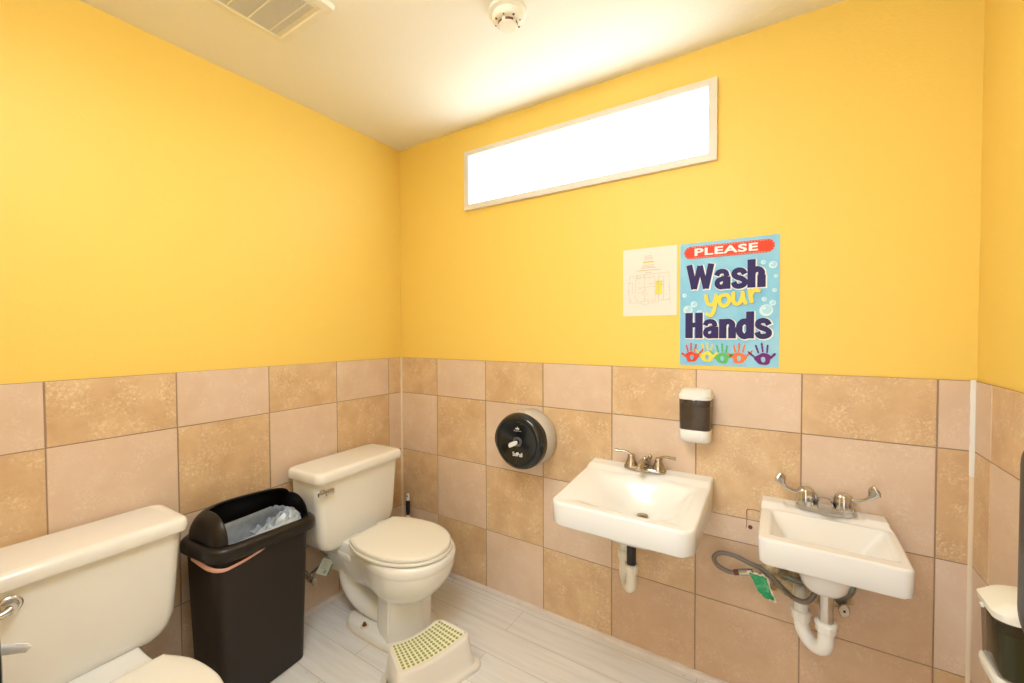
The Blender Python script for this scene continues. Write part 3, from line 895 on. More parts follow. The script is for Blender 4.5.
# ------------------------------------------------------------------ faucets
f1 = thing('faucet', 'tarnished faucet with two curved lever handles on the left sink', 'faucet', (S1X - .006, -.048, h1(-.006, -.048) + .0004))
bm = B()
rr = [sell(0, 0, .082, .026, 0, 3, 40), sell(0, 0, .083, .027, .004, 3, 40), sell(0, 0, .081, .025, .013, 3, 40), sell(0, 0, .074, .019, .017, 3, 40)]
loft(bm, rr); obj('base_plate', bm, DULL, f1, 50)
bm = B(); tube(bm, [(0, .0, .012), (0, -.004, .032), (0, -.03, .040), (0, -.065, .034), (0, -.082, .020)], lambda s: .0155 - .004 * s, 16, 6); obj('spout', bm, DULL, f1, 60)
bm = B(); lathe(bm, [(.0035, .02), (.0035, .045), (.008, .05), (.009, .056), (.006, .061)], (0.018, .012, 0), (0, 0, 1), 14); obj('drain_rod', bm, DULL, f1)
bm = B(); lathe(bm, [(.018, .012), (.017, .03), (.013, .045), (.008, .052)], (0, .004, 0), (0, 0, 1), 20); obj('spout_dome', bm, DULL, f1)
for sg in (-1, 1):
    bm = B()
    lathe(bm, [(.024, .010), (.023, .022), (.017, .036), (.014, .046), (.015, .052), (.011, .058), (.004, .060)], (sg * .054, 0, 0), (0, 0, 1), 24)
    tube(bm, [(sg * .052, 0, .050), (sg * .062, -.002, .060), (sg * .082, -.004, .067), (sg * .105, -.006, .066), (sg * .118, -.007, .066)], lambda s: .0085 - .0025 * math.sin(PI * min(1, s * 1.1)) + .001 * s, 12, 6, flat=lambda s: (1, .75))
    obj('lever_handle', bm, DULL, f1, 60)

FLAT_A = False
f2 = thing('faucet', 'shiny chrome faucet with two long curved wing handles on the small right sink', 'faucet', (S2X + .003, -.040, .7458), 0)
bm = B()
rr = [sell(0, 0, .078, .026, 0, 3.5, 40), sell(0, 0, .079, .027, .004, 3.5, 40), sell(0, 0, .077, .026, .018, 3.5, 40), sell(0, 0, .071, .020, .023, 3.5, 40)]
loft(bm, rr); obj('base_plate', bm, CHROME, f2, 45)
bm = B(); rr = []
for y, z, hx_, hz_ in ((.018, .026, .016, .014), (0, .032, .019, .016), (-.03, .036, .020, .015), (-.052, .036, .020, .014), (-.062, .034, .017, .012)):
    rr.append([(hx_ * math.copysign(abs(math.cos(a)) ** .6, math.cos(a)), y, z + hz_ * math.copysign(abs(math.sin(a)) ** .6, math.sin(a))) for a in [2 * PI * i / 24 for i in range(24)]])
loft(bm, rr); obj('spout', bm, CHROME, f2, 45)
bm = B(); lathe(bm, [(.011, .02), (.012, .03), (.010, .048), (.006, .052)], (-.026, .012, 0), (0, 0, 1), 14); obj('drain_rod', bm, CHROME, f2)
for sg in (-1, 1):
    bm = B()
    n = 24; rr = []
    for r_, h_ in ((.024, .018), (.0245, .024), (.0225, .044), (.0205, .060), (.019, .066), (.014, .070), (.004, .071)):
        r_ *= 1.12; rr.append([(sg * .050 + r_ * (1 + .05 * math.cos(8 * a)) * math.cos(a), r_ * (1 + .05 * math.cos(8 * a)) * math.sin(a), h_) for a in [2 * PI * i / 48 for i in range(48)]])
    loft(bm, rr); obj('valve_hub', bm, CHROME, f2, 45)
    bm = B()
    tube(bm, [(sg * .058, -.002, .054), (sg * .078, -.010, .056), (sg * .098, -.018, .064), (sg * .114, -.026, .080), (sg * .122, -.031, .098), (sg * .132, -.036, .106)],
         lambda s: .0062 + .0085 * sstep(.50, .82, s) - .0085 * sstep(.92, 1, s), 14, 7, flat=lambda s: (1 + .25 * sstep(.5, .9, s), 1 - .6 * sstep(.4, .8, s)) if FLAT_A else (1 - .6 * sstep(.4, .8, s), 1 + .25 * sstep(.5, .9, s)))
    obj('wing_handle', bm, CHROME, f2, 60)


# ------------------------------------------------------------------ traps
def ptrap(name, label, x, y, ztop, zbot, dx, dy, r, m, tailm, ztail0, zarm, elbow_y):
    """tail pipe (x, y) falls to the U; riser stands dx, dy beside it and elbows into the wall"""
    t = thing(name, label, 'pipe', (x, y, zbot))
    o_ = Vector((x, y, zbot))
    def loc(bm):
        for v in bm.verts: v.co -= o_
        return bm
    bm = B(); tube(bm, [(x, y, ztail0), (x, y, ztop - .01)], r * .90, 20, 3); obj('tail_pipe', loc(bm), tailm, t)
    bm = B()
    mx, my = x + dx / 2, y + dy / 2
    hd = math.hypot(dx, dy) / 2
    pts = [(x, y, ztop), (x, y, zbot + hd + r)]
    for i in range(1, 8):
        a = PI * i / 8
        pts.append((mx - dx / 2 * math.cos(a), my - dy / 2 * math.cos(a), zbot + hd + r - (hd) * math.sin(a)))
    pts += [(x + dx, y + dy, zbot + hd + r), (x + dx, y + dy, zarm)]
    tube(bm, pts, r, 20, 4); obj('trap_bend', loc(bm), m, t, 60)
    for (px, py, pz) in ((x, y, ztop - .012), (x + dx, y + dy, zarm - .012)):
        bm = B(); nr = r * 1.24
        rr = []
        for q, k in ((0, .92), (.003, 1), (.020, 1), (.022, 1.10), (.030, 1.10), (.033, 1.0), (.034, .85)):
            rr.append([(px + nr * k * (1 + .03 * math.cos(10 * a)) * math.cos(a), py + nr * k * (1 + .03 * math.cos(10 * a)) * math.sin(a), pz + q) for a in [2 * PI * i / 40 for i in range(40)]])
        loft(bm, rr); obj('slip_nut', loc(bm), m, t, 40)
    bm = B()
    tube(bm, [(x + dx, y + dy, zarm), (x + dx, y + dy, zarm + .025), (x + dx, y + dy + .008, zarm + .045), (x + dx, y + dy + .03, zarm + .055), (x + dx, .004, zarm + .056)], r * .93, 20, 6)
    obj('wall_arm', loc(bm), m, t, 60)
    return t


ptrap('drain_trap', 'cream plastic drain trap with black tail pipe under the left sink', 1.437, -.200, .452, .345, -.052, .075, .019, PVCY, BLACK, .589, .462, -.05)
ptrap('drain_trap', 'white plastic drain trap with metal tail pipe under the small right sink', 2.024, -.170, .436, .330, -.060, .072, .021, PVC, CHROME, .547, .412, -.03)

# ------------------------------------------------------------------ hose, tag, hole and brackets under the right sink
hose = thing('supply_hose', 'grey braided hose looping out from under the small right sink', 'hose', (1.80, -.05, .50))
def sub(bm, o):
    for v in bm.verts: v.co -= Vector(o)
    return bm
bm = B(); tube(bm, [(1.786, -.06, .481), (1.766, -.06, .474), (1.743, -.06, .472), (1.71, -.06, .485), (1.700, -.06, .510), (1.722, -.06, .532), (1.765, -.06, .535), (1.812, -.056, .520), (1.848, -.052, .509),
                    (1.883, -.06, .490), (1.917, -.072, .468), (1.945, -.135, .480), (1.978, -.140, .485), (2.000, -.120, .515), (1.998, -.075, .545), (1.98, -.04, .60)], .0078, 12, 10)
obj('braid', sub(bm, hose.location), BRAID, hose, 60)
bm = B(); tube(bm, [(1.783, -.06, .480), (1.803, -.062, .488), (1.823, -.064, .494)], .0115, 10, 2); obj('fitting', sub(bm, hose.location), CHROME, hose)
bm = B(); tube(bm, [(1.766, -.06, .474), (1.783, -.06, .480)], .0098, 10, 2); obj('crimp_sleeve', sub(bm, hose.location), RUST, hose)

gt = thing('hose_tag', 'crumpled green tag with torn edges on the hose under the right sink', 'tag', (1.843, -.085, .466))
rows = []; rows2 = []
for i in range(9):
    u = i / 8; r_ = []
    for j in range(7):
        v = j / 6
        x = -.034 + .060 * u + (.036 - .012 * u) * v; z = .040 - (.066 + .012 * u) * v - .004 * u + .004 * random.uniform(-1, 1) * (i in (0, 8) or j in (0, 6))
        r_.append((x, -.004 + .006 * math.sin(u * 4 + v * 3), z))
    rows.append(r_)
bm = B(); loft(bm, rows, False, False, closed=False); o = obj('green_film', bm, TAGG, gt, 0); md = o.modifiers.new('t', 'SOLIDIFY'); md.thickness = .0012
bm = B()
edge = [rows[i][0] for i in range(9)] + [rows[8][j] for j in range(1, 7)] + [rows[i][6] for i in range(7, 4, -1)]
tube(bm, [Vector(e) + Vector((0, -.001, 0)) for e in edge], lambda s: .0022 + .0012 * math.sin(s * 40), 6, 3); obj('torn_edge', bm, CAULK, gt)

fo = B()
cx_, cz_ = 1.968, .450
rows = []
NR, NA = 12, 60
for i in range(NR + 1):
    ring = []
    for a in range(NA):
        th = 2 * PI * a / NA
        edge_ = 1 + .22 * noise.noise(Vector((math.cos(th) * 2.5, math.sin(th) * 2.5, 1)))
        rr_ = i / NR
        x = cx_ + .140 * rr_ * edge_ * math.cos(th); z = cz_ + .062 * rr_ * edge_ * math.sin(th) + .02
        y = -.001 - .026 * (1 - rr_ ** 3) * (.6 + .9 * noise.noise(Vector((x * 28, z * 28, 4))))
        ring.append((x, min(y, -.0005), z))
    rows.append(ring)
loft(fo, rows, True, False)
foam = obj('spray_foam', fo, FOAM, None, 60); tag(foam, 'lumpy yellowish brown sealing foam on the tiles behind the right drain pipe', 'foam')

an = thing('angle_valve', 'corroded greenish shutoff valve under the right end of the small sink', 'valve', (2.068, 0, .478))
bm = B(); tube(bm, [(0, 0, 0), (0, -.03, 0), (0, -.055, 0)], .012, 12, 3); lathe(bm, [(.018, 0), (.020, .01), (.016, .026)], (0, -.04, 0), (.1, -1, 0), 8); obj('body', bm, VERD, an)
bm = B(); tube(bm, [(0, -.055, .0), (.018, -.058, .022), (.03, -.06, .045), (.028, -.055, .075), (-.01, -.06, .11)], lambda s: .0125 - .005 * s, 10, 5); obj('outlet', bm, VERD, an)
bm = B(); rr = []
for q, k in ((-.004, .9), (0, 1), (.006, 1), (.010, .85)): rr.append([(.008 + .015 * k * math.cos(a) + .0, -.078 - q, -.020 + .023 * k * math.sin(a)) for a in [2 * PI * i / 20 for i in range(20)]])
loft(bm, rr); obj('oval_handle', bm, DULL, an)
bm = B(); lathe(bm, [(.0035, 0), (.0035, .001)], (.008, -.0885, -.020), (0, -1, 0), 12); obj('screw_hole', bm, DARK, an)

an2 = thing('angle_valve', 'dark corroded shutoff valve behind the hose left of the right drain pipe', 'valve', (1.915, 0, .505))
bm = B(); tube(bm, [(0, 0, 0), (0, -.03, .0), (.005, -.055, .005)], .013, 12, 3); lathe(bm, [(.015, 0), (.018, .008), (.014, .022)], (0, -.035, 0), (.1, -1, 0), 8); obj('body', bm, VERD, an2)
bm = B(); tube(bm, [(.0, -.05, .0), (.03, -.055, -.004), (.06, -.055, -.006)], .009, 10, 4); obj('outlet', bm, VERD, an2)

# rust stain and screw left of the right sink
bm = B()
tube(bm, [(1.842, .0002, .690), (1.822, .0002, .692), (1.806, .0002, .690), (1.800, .0002, .682), (1.801, .0002, .655), (1.799, .0002, .622)], lambda s: .0042 - .0008 * math.sin(9 * s), 8, 6, flat=lambda s: (1, .3) )
rs = obj('rust_trail', bm, RUSTW, None, 0); tag(rs, 'thin rusty bent line on the tile beside the small right sink', 'rust mark')
bm = B(); lathe(bm, [(.0075, 0), (.007, .002), (.0035, .004)], (1.812, 0, .626), (0, -1, 0), 12)
sc = obj('wall_screw', bm, RUST, None); tag(sc, 'small dark rusty screw in the pink tile beside the right sink', 'screw')


# ------------------------------------------------------------------ dispensers
def roll_dispenser(loc, rz, label, ext=0):
    """round paper dispenser on a wall; local -y points into the room"""
    t = thing('toilet_paper_dispenser', label, 'paper dispenser', loc, rz)
    R0 = .127
    bm = B(); lathe(bm, [(R0 + .004, 0), (R0 + .008, .004), (R0 + .007, .050), (R0 + .002, .098 + ext), (R0 - .006, .105 + ext)], (0, 0, 0), (0, -1, 0), 72); obj('drum', bm, GREYP, t, 50)
    ch_ = list(t.children)
    bm = B()
    # cover edge wavy: reaches further back at the top left and bottom
    n = 72; rr = []
    def back(a): return .072 + .020 * sstep(.3, 1, math.sin(a - 2.1)) * 0 + .020 * math.sin(a * 1 - .3) ** 2 * (1 if math.cos(a) > 0 else .3)
    prof = [(R0 + .0005, None), (R0 + .003, None), (R0 + .003, .100), (R0 - .001, .116), (R0 - .012, .127), (R0 - .022, .130), (R0 - .030, .1285), (R0 - .038, .124), (.03, .1235), (.024, .1215)]
    for k, (r_, h_) in enumerate(prof):
        ring = []
        for i in range(n):
            a = 2 * PI * i / n
            hh = h_ if h_ is not None else (.092 - .022 * math.cos(a) ** 3 + (.0 if k == 0 else .002))
            ring.append((r_ * math.cos(a), -hh, r_ * math.sin(a)))
        rr.append(ring)
    loft(bm, rr, False, True); obj('cover', bm, GLOSSB, t, 35)
    bm = B(); lathe(bm, [(.023, .1205), (.023, .1255), (.019, .128), (.012, .124), (.009, .118)], (0, 0, 0), (0, -1, 0), 32); obj('outlet_ring', bm, mat('outlet_grey', (.10, .09, .08), .3), t)
    bm = B()
    rows = []
    for i in range(9):
        u = i / 8; r_ = []
        for j in range(12):
            a = 2 * PI * j / 12
            k = .005 + .008 * math.sin(PI * min(1, u * .9)) + .003 * noise.noise(Vector((u * 5, a, 2))) - .006 * (u > .95)
            u2 = u * (1.7 if ext else 1); r_.append((-.030 * u + k * .5 * math.cos(a), -.118 - .034 * u2 + k * .4 * math.cos(a), -.014 * u + k * math.sin(a) * (.8 + .3 * math.sin(3 * a))))
        rows.append(r_)
    loft(bm, rows); obj('paper_tail', bm, TISSUE, t, 30)
    wm = B()
    tm = text_mesh('SofPull', .052, .019, .02)
    to_wall(tm, -.026, -.066, -.1243); obj('lettering', tm, PWHITE, t, 0)
    tm = text_mesh('Georgia-Pacific', .040, .0055, .0); to_wall(tm, -.020, .048, -.1243)
    obj('small_lettering', tm, PWHITE, t, 0)
    bm = B()
    for q in range(3):
        x = -.007 + .007 * q; hgt = .008 if q != 1 else .014
        vs = [bm.verts.new((x - .004, -.1243, .058)), bm.verts.new((x + .004, -.1243, .058)), bm.verts.new((x, -.1243, .058 + hgt))]
        bm.faces.new(vs)
    obj('logo', bm, PWHITE, t, 0)
    bm = B(); box(bm, -.012, .012, -.095, -.070, R0 - .002, R0 + .0048, .002); obj('latch', bm, GREYP, t)
    bm = B(); box(bm, R0 * .80, R0 + .0008, -.060, -.001, -.0006, .0006)
    obj('seam', bm, mat('seam_grey', (.38, .34, .30), .6), t, 0)
    for c in t.children:
        if c not in ch_:
            for v in c.data.vertices: v.co.y -= ext + .010
    return t


roll_dispenser((.895, 0, .841), 0, 'round black and grey toilet paper dispenser left of the wide sink')
roll_dispenser((.625, NY, .735), PI, 'round dark paper dispenser at the left edge beside the near toilet, tissue sticking out', .052)


def soap(loc, rz, label, w_=.105, hgt=.205, dep=.095, window=SMOKED, fill=SOAPD, top=WPL, taper=0.0):
    t = thing('soap_dispenser', label, 'soap dispenser', loc, rz)
    hw_ = w_ / 2
    def ring(z, d, hw__, r=.02, bow=.010, y0=-.0):
        out = []
        for (x, y, zz) in rrect(0, -(d - y0) / 2 - 0, hw__, (d - y0) / 2, z, r, 6):
            if y < -d * .6: y -= bow * (1 - (x / hw__) ** 2)
            out.append((x, y, zz))
        return out
    zb1, zt0 = hgt * .245, hgt * .835
    bm = B(); loft(bm, [ring(0.004, dep * .78, hw_ * .94), ring(0, dep * .70, hw_ * .9)][::-1] + [ring(.01, dep * .84, hw_ * .96), ring(zb1 * .5, dep * .92, hw_ * .97), ring(zb1 - .003, dep * .94, hw_ * .98), ring(zb1, dep * .92, hw_ * .965)]); obj('push_lever', bm, top, t, 50)
    bm = B(); loft(bm, [ring(zb1 - .006, dep * .86, hw_ * .95, .016), ring(zb1 + .002, dep * .89, hw_ * .965, .016), ring(zt0, dep * (.93 + taper), hw_ * .985, .016)]); obj('clear_window', bm, window, t, 50)
    bm = B(); loft(bm, [ring(zb1 + .001, dep * .80, hw_ * .88, .012, y0=-.004), ring(zt0 - .03, dep * .82, hw_ * .88, .012, y0=-.004)]); obj('soap_fill', bm, fill, t, 50)
    bm = B(); loft(bm, [ring(zt0 - .002, dep * (.97 + taper), hw_, .02), ring(zt0 + .012, dep * (.99 + taper), hw_ * 1.01, .02), ring(hgt - .018, dep * (.95 + taper), hw_ * .99, .022), ring(hgt - .005, dep * (.80 + taper), hw_ * .93, .022), ring(hgt, dep * (.62 + taper), hw_ * .84, .02)]); obj('top_cover', bm, top, t, 50)
    bm = B(); box(bm, hw_ * .62, hw_ * .64, -dep * .985, -dep * .93, .012, zb1 - .010)
    box(bm, -hw_ * .72, hw_ * .64, -dep * .995, -dep * .955, zb1 - .012, zb1 - .011); obj('lever_seam', bm, mat('seam_white', (.62, .60, .58), .5), t, 0)
    bm = B(); box(bm, -.006, .006, -dep * 1.09, -dep * 1.04, zt0 - .003, zt0 + .003, .001); obj('lid_catch', bm, top, t)
    return t


soap((1.633, 0, .928), 0, 'white soap dispenser with smoked window above the wide left sink', .110, .196)
soap((W, -.475, .590), PI / 2 * -1, 'cream topped soap dispenser with dark green liquid at the right edge', .115, .205, .105, GREENC, SOAPG, mat('ivory_plastic', (.86, .83, .74), .35))

td = thing('towel_dispenser', 'black paper towel dispenser at the far right edge of the picture', 'towel dispenser', (W, -1.02, .90))
bm = B()
def tring(x, hy_, z0, z1, r):
    return [(x, a, b) for a, b, _ in rrect(0, (z0 + z1) / 2, hy_, (z1 - z0) / 2, 0, r, 6)]
loft(bm, [tring(0, .145, .01, .30, .02), tring(-.10, .150, .0, .31, .03), tring(-.17, .148, .01, .302, .035), tring(-.194, .135, .03, .285, .03), tring(-.2, .11, .05, .26, .02)]); obj('cover', bm, BLACK, td, 40)
bm = B(); box(bm, -.13, -.03, -.10, .10, -.012, .004, .003); obj('paper_slot', bm, GREYP, td)
bm = B(); box(bm, -.09, -.088, -.09, .09, -.07, -.004); obj('paper_towel', bm, TISSUE, td, 0)

# ------------------------------------------------------------------ paper notice
PX0, PX1, PZ0, PZ1 = 1.338, 1.553, 1.406, 1.682
nt_ = thing('paper_notice', 'white printed sheet with a highlighted floor plan taped left of the poster', 'paper', (PX0, PT, PZ0))
bm = B(); rows = []
for i in range(9):
    rows.append([((PX1 - PX0) * i / 8, -.0012 - .0015 * (math.sin(i * 1.1) ** 2) * (j / 6 - .3) ** 2, (PZ1 - PZ0) * j / 6) for j in range(7)])
loft(bm, rows, False, False, closed=False); obj('sheet', bm, PAPER, nt_, 60)
bm = B()
def rect(bm, x0, x1, z0, z1, y=-.0032):
    vs = [bm.verts.new((a, y, b)) for a, b in ((x0, z0), (x1, z0), (x1, z1), (x0, z1))]; bm.faces.new(vs)
def line(bm, x0, z0, x1, z1, t=.0006, y=-.0032):
    d = Vector((x1 - x0, 0, z1 - z0)).normalized(); n_ = Vector((-d.z, 0, d.x)) * t
    a, b = Vector((x0, y, z0)), Vector((x1, y, z1))
    bm.faces.new([bm.verts.new(p) for p in (a - n_, b - n_, b + n_, a + n_)])
for k, (zc, hwid) in enumerate(((.243, .014), (.237, .018), (.231, .017), (.219, .022), (.206, .023), (.200, .024), (.195, .030), (.185, .05), (.176, .012))):
    x = .105 - hwid
    while x < .105 + hwid:
        l = random.uniform(.003, .007); rect(bm, x, min(x + l, .105 + hwid), zc - .0011, zc + .0011); x += l + .0015
for x0, z0, x1, z1 in ((.03, .165, .185, .172), (.185, .172, .19, .045), (.055, .155, .13, .158), (.13, .158, .132, .06), (.132, .06, .06, .058), (.055, .155, .05, .08), (.05, .08, .06, .058), (.03, .055, .075, .052),
                       (.075, .052, .09, .043), (.09, .043, .11, .052), (.11, .052, .145, .055), (.145, .055, .145, .16), (.165, .062, .165, .155), (.145, .155, .165, .155), (.145, .062, .185, .062), (.06, .115, .13, .118),
                       (.09, .118, .09, .155), (.09, .058, .092, .115), (.03, .165, .022, .10), (.022, .10, .03, .055), (.04, .09, .04, .14), (.06, .095, .088, .096), (.105, .13, .13, .131)):
    line(bm, x0, z0, x1, z1)
for k in range(46):
    x, z = random.uniform(.02, .19), random.uniform(.05, .165); rect(bm, x, x + random.uniform(.003, .009), z, z + .0016)
obj('printing', bm, INK, nt_, 0)
for x0, x1, z0, z1 in ((.082, .124, .2155, .2215), (.134, .158, .085, .140), (.064, .150, .1855, .1872)):
    bm = B(); rect(bm, x0, x1, z0, z1, -.0029); obj('highlighting', bm, INKY, nt_, 0)

# ------------------------------------------------------------------ hand washing poster
QX0, QX1, QZ0, QZ1 = 1.565, 1.895, 1.210, 1.681
PW, PH = QX1 - QX0, QZ1 - QZ0
po = thing('hand_washing_poster', 'blue poster reading please wash your hands above the soap dispenser', 'poster', (QX0, PT, QZ0))
bm = B(); rows = []
for i in range(13):
    rows.append([(PW * i / 12, -.0012 - .0022 * max(0, (i - 9) / 3) ** 2 * (j / 10) - .0006 * math.sin(i * .9 + j * .7) ** 2, PH * j / 10) for j in range(11)])
loft(bm, rows, False, False, closed=False); obj('sheet', bm, PBLUE, po, 60)
def at(u, v): return (PW * u, PH * v)      # fractions from the lower left
Y1, Y2, Y3, Y4 = -.0040, -.0044, -.0050, -.0056


def flat_poly(bm, pts, y):
    vs = [bm.verts.new((x, y, z)) for x, z in pts]
    f = bm.faces.new(vs); bmesh.ops.triangulate(bm, faces=[f])


def ell(cx_, cz_, rx, rz, rot=0, n=20):
    c, s = math.cos(rot), math.sin(rot)
    return [(cx_ + rx * math.cos(a) * c - rz * math.sin(a) * s, cz_ + rx * math.cos(a) * s + rz * math.sin(a) * c) for a in [2 * PI * i / n for i in range(n)]]


def pill(x0, x1, z0, z1, n=10):
    r = (z1 - z0) / 2; zc = (z0 + z1) / 2
    return [(x1 - r + r * math.cos(a), zc + r * math.sin(a)) for a in [-PI / 2 + PI * i / n for i in range(n + 1)]] + \
           [(x0 + r + r * math.cos(a), zc + r * math.sin(a)) for a in [PI / 2 + PI * i / n for i in range(n + 1)]]


bm = B(); x0, z0 = at(.045, .872); x1, z1 = at(.955, .972)
flat_poly(bm, pill(x0, x1, z0, z1), Y1); obj('red_banner', bm, PRED, po, 0)
bm = B(); P_ = pill(x0 + .003, x1 - .003, z0 + .0035, z1 - .0035, 12)
for i in range(len(P_)):
    a, b = P_[i], P_[(i + 1) % len(P_)]
    L_ = math.dist(a, b); k = max(1, int(L_ / .009))
    for q in range(k):
        if L_ < .008 and i % 2: continue
        s0, s1 = q / k, (q + .55) / k
        line(bm, a[0] + (b[0] - a[0]) * s0, a[1] + (b[1] - a[1]) * s0, a[0] + (b[0] - a[0]) * s1, a[1] + (b[1] - a[1]) * s1, .0005, Y2)
obj('stitching', bm, PWHITE, po, 0)


def word(s, name, u0, u1, v0, v1, m, bold, y, dx=0, dz=0, rot=0, shear=0, spacing=1.0):
    (x0, z0), (x1, z1) = at(u0, v0), at(u1, v1)
    tm = text_mesh(s, x1 - x0, z1 - z0, bold, shear, spacing)
    to_wall(tm, x0 + dx, z0 + dz, y, rot); return obj(name, tm, m, po, 0)


word('PLEASE', 'banner_lettering', .16, .80, .892, .953, PWHITE, .030, Y3, spacing=1.08)
GLYPH = {   # strokes: (half width, points); unit = capital height; x runs to the advance
    'W': (1.12, [(.115, [(.12, .97), (.33, .05)]), (.10, [(.33, .05), (.56, .92)]), (.10, [(.56, .92), (.79, .05)]), (.115, [(.79, .05), (1.0, .97)])]),
    'H': (.70, [(.145, [(.145, 0), (.145, 1)]), (.145, [(.545, 0), (.545, 1)]), (.10, [(.145, .52), (.545, .52)])]),
    'a': (.64, [(.135, [(.47, 0), (.47, .45)]), (.095, [(.09, .50), (.16, .62), (.30, .655), (.43, .61), (.48, .45)]), (.095, [(.46, .40), (.28, .37), (.14, .30), (.12, .17), (.22, .085), (.36, .10), (.46, .2)])]),
    'n': (.64, [(.135, [(.135, 0), (.135, .74)]), (.11, [(.15, .45), (.22, .60), (.36, .64), (.48, .56), (.49, .40)]), (.135, [(.49, 0), (.49, .42)])]),
    'h': (.64, [(.135, [(.135, 0), (.135, 1)]), (.11, [(.15, .45), (.22, .60), (.36, .64), (.48, .56), (.49, .40)]), (.135, [(.49, 0), (.49, .42)])]),
    'd': (.665, [(.135, [(.50, 0), (.50, 1)]), (.115, [(.48, .50), (.38, .62), (.24, .62), (.125, .50), (.115, .36), (.125, .22), (.24, .09), (.38, .10), (.48, .22)])]),
    's': (.60, [(.10, [(.50, .50), (.42, .62), (.28, .655), (.14, .60), (.12, .48), (.22, .40), (.38, .34), (.49, .25), (.47, .13), (.32, .075), (.16, .10), (.09, .23)])]),
}


def heavy_word(s, name, u0, u1, v0, v1, m, grow, y, dx=0, dz=0):
    """condensed heavy lettering made of straight and curved strokes, each a hair above the last"""
    (x0, z0), (x1, z1) = at(u0, v0), at(u1, v1)
    H_ = z1 - z0; tot = sum(GLYPH[c][0] for c in s); sx = (x1 - x0) / tot
    bm = B(); px = 0; lay = 0
    for c in s:
        adv, strokes = GLYPH[c]
        for hw_, pts in strokes:
            P2 = [Vector((x0 + (px + a) * sx, z0 + b * H_, 0)) for a, b in pts]
            path = crom(P2, 5) if len(P2) > 2 else P2
            n = len(path); L_, R_ = [], []
            ext = grow
            path = [p.copy() for p in path]
            d0 = (path[1] - path[0]).normalized(); d1 = (path[-1] - path[-2]).normalized()
            path[0] -= d0 * ext; path[-1] += d1 * ext
            w_ = hw_ * (sx + H_) * .5 + grow
            for i, p in enumerate(path):
                d = (path[min(i + 1, n - 1)] - path[max(i - 1, 0)]).normalized(); q = Vector((-d.y, d.x, 0)) * w_
                L_.append(p + q); R_.append(p - q)
            yy = y - .000012 * lay; lay += 1
            lv = [bm.verts.new((v.x + dx, yy, v.y + dz)) for v in L_]; rv = [bm.verts.new((v.x + dx, yy, v.y + dz)) for v in R_]
            for i in range(n - 1): bm.faces.new((lv[i], lv[i + 1], rv[i + 1], rv[i]))
        px += adv
    return obj(name, bm, m, po, 0)


for s, u0, u1, v0, v1 in (('Wash', .070, .875, .612, .828), ('Hands', .065, .935, .222, .430)):
    heavy_word(s, 'word_outline', u0, u1, v0, v1, PWHITE, .0026, Y2, .0022, -.0018)
    heavy_word(s, 'word', u0, u1, v0, v1, PNAVY, 0, Y4)
def hand_script(m, dx, dz, y, name, w_):
    bm = B(); lay = [0]
    def stroke(pts, wd):
        path = crom([Vector((p[0], p[1], 0)) for p in pts], 6); n = len(path)
        L_, R__ = [], []
        for i, p in enumerate(path):
            d = (path[min(i + 1, n - 1)] - path[max(i - 1, 0)]).normalized(); q = Vector((-d.y, d.x, 0)) * wd
            L_.append(p + q); R__.append(p - q)
        lay[0] += 1; yl = y - .00001 * lay[0]
        lv = [bm.verts.new((v.x + dx, yl, v.y + dz)) for v in L_]; rv = [bm.verts.new((v.x + dx, yl, v.y + dz)) for v in R__]
        for i in range(n - 1): bm.faces.new((lv[i], lv[i + 1], rv[i + 1], rv[i]))
        for q, p in enumerate((path[0], path[-1])): flat_poly(bm, ell(p.x + dx, p.y + dz, wd, wd, 0, 12), y - .0002 - .00001 * (2 * lay[0] + q))
    g = lambda u, v: at(u, v)
    stroke([g(.285, .565), g(.30, .51), g(.335, .49), g(.375, .51), g(.39, .56)], w_)
    stroke([g(.392, .565), g(.38, .49), g(.365, .435), g(.335, .405), g(.300, .418)], w_)
    stroke([g(.475, .565), g(.435, .555), g(.425, .515), g(.455, .482), g(.50, .485), g(.525, .52), g(.51, .56), g(.475, .565)], w_)
    stroke([g(.565, .575), g(.565, .52), g(.59, .49), g(.63, .50), g(.655, .545)], w_)
    stroke([g(.655, .58), g(.665, .53), g(.685, .495)], w_)
    stroke([g(.725, .59), g(.735, .54), g(.745, .505)], w_)
    stroke([g(.735, .555), g(.765, .59), g(.81, .585)], w_)
    obj(name, bm, m, po, 0)
hand_script(PSHADE, .0015, -.0015, Y2, 'script_shadow', .0072)
hand_script(PYEL, 0, 0, Y3, 'script_word', .0066)


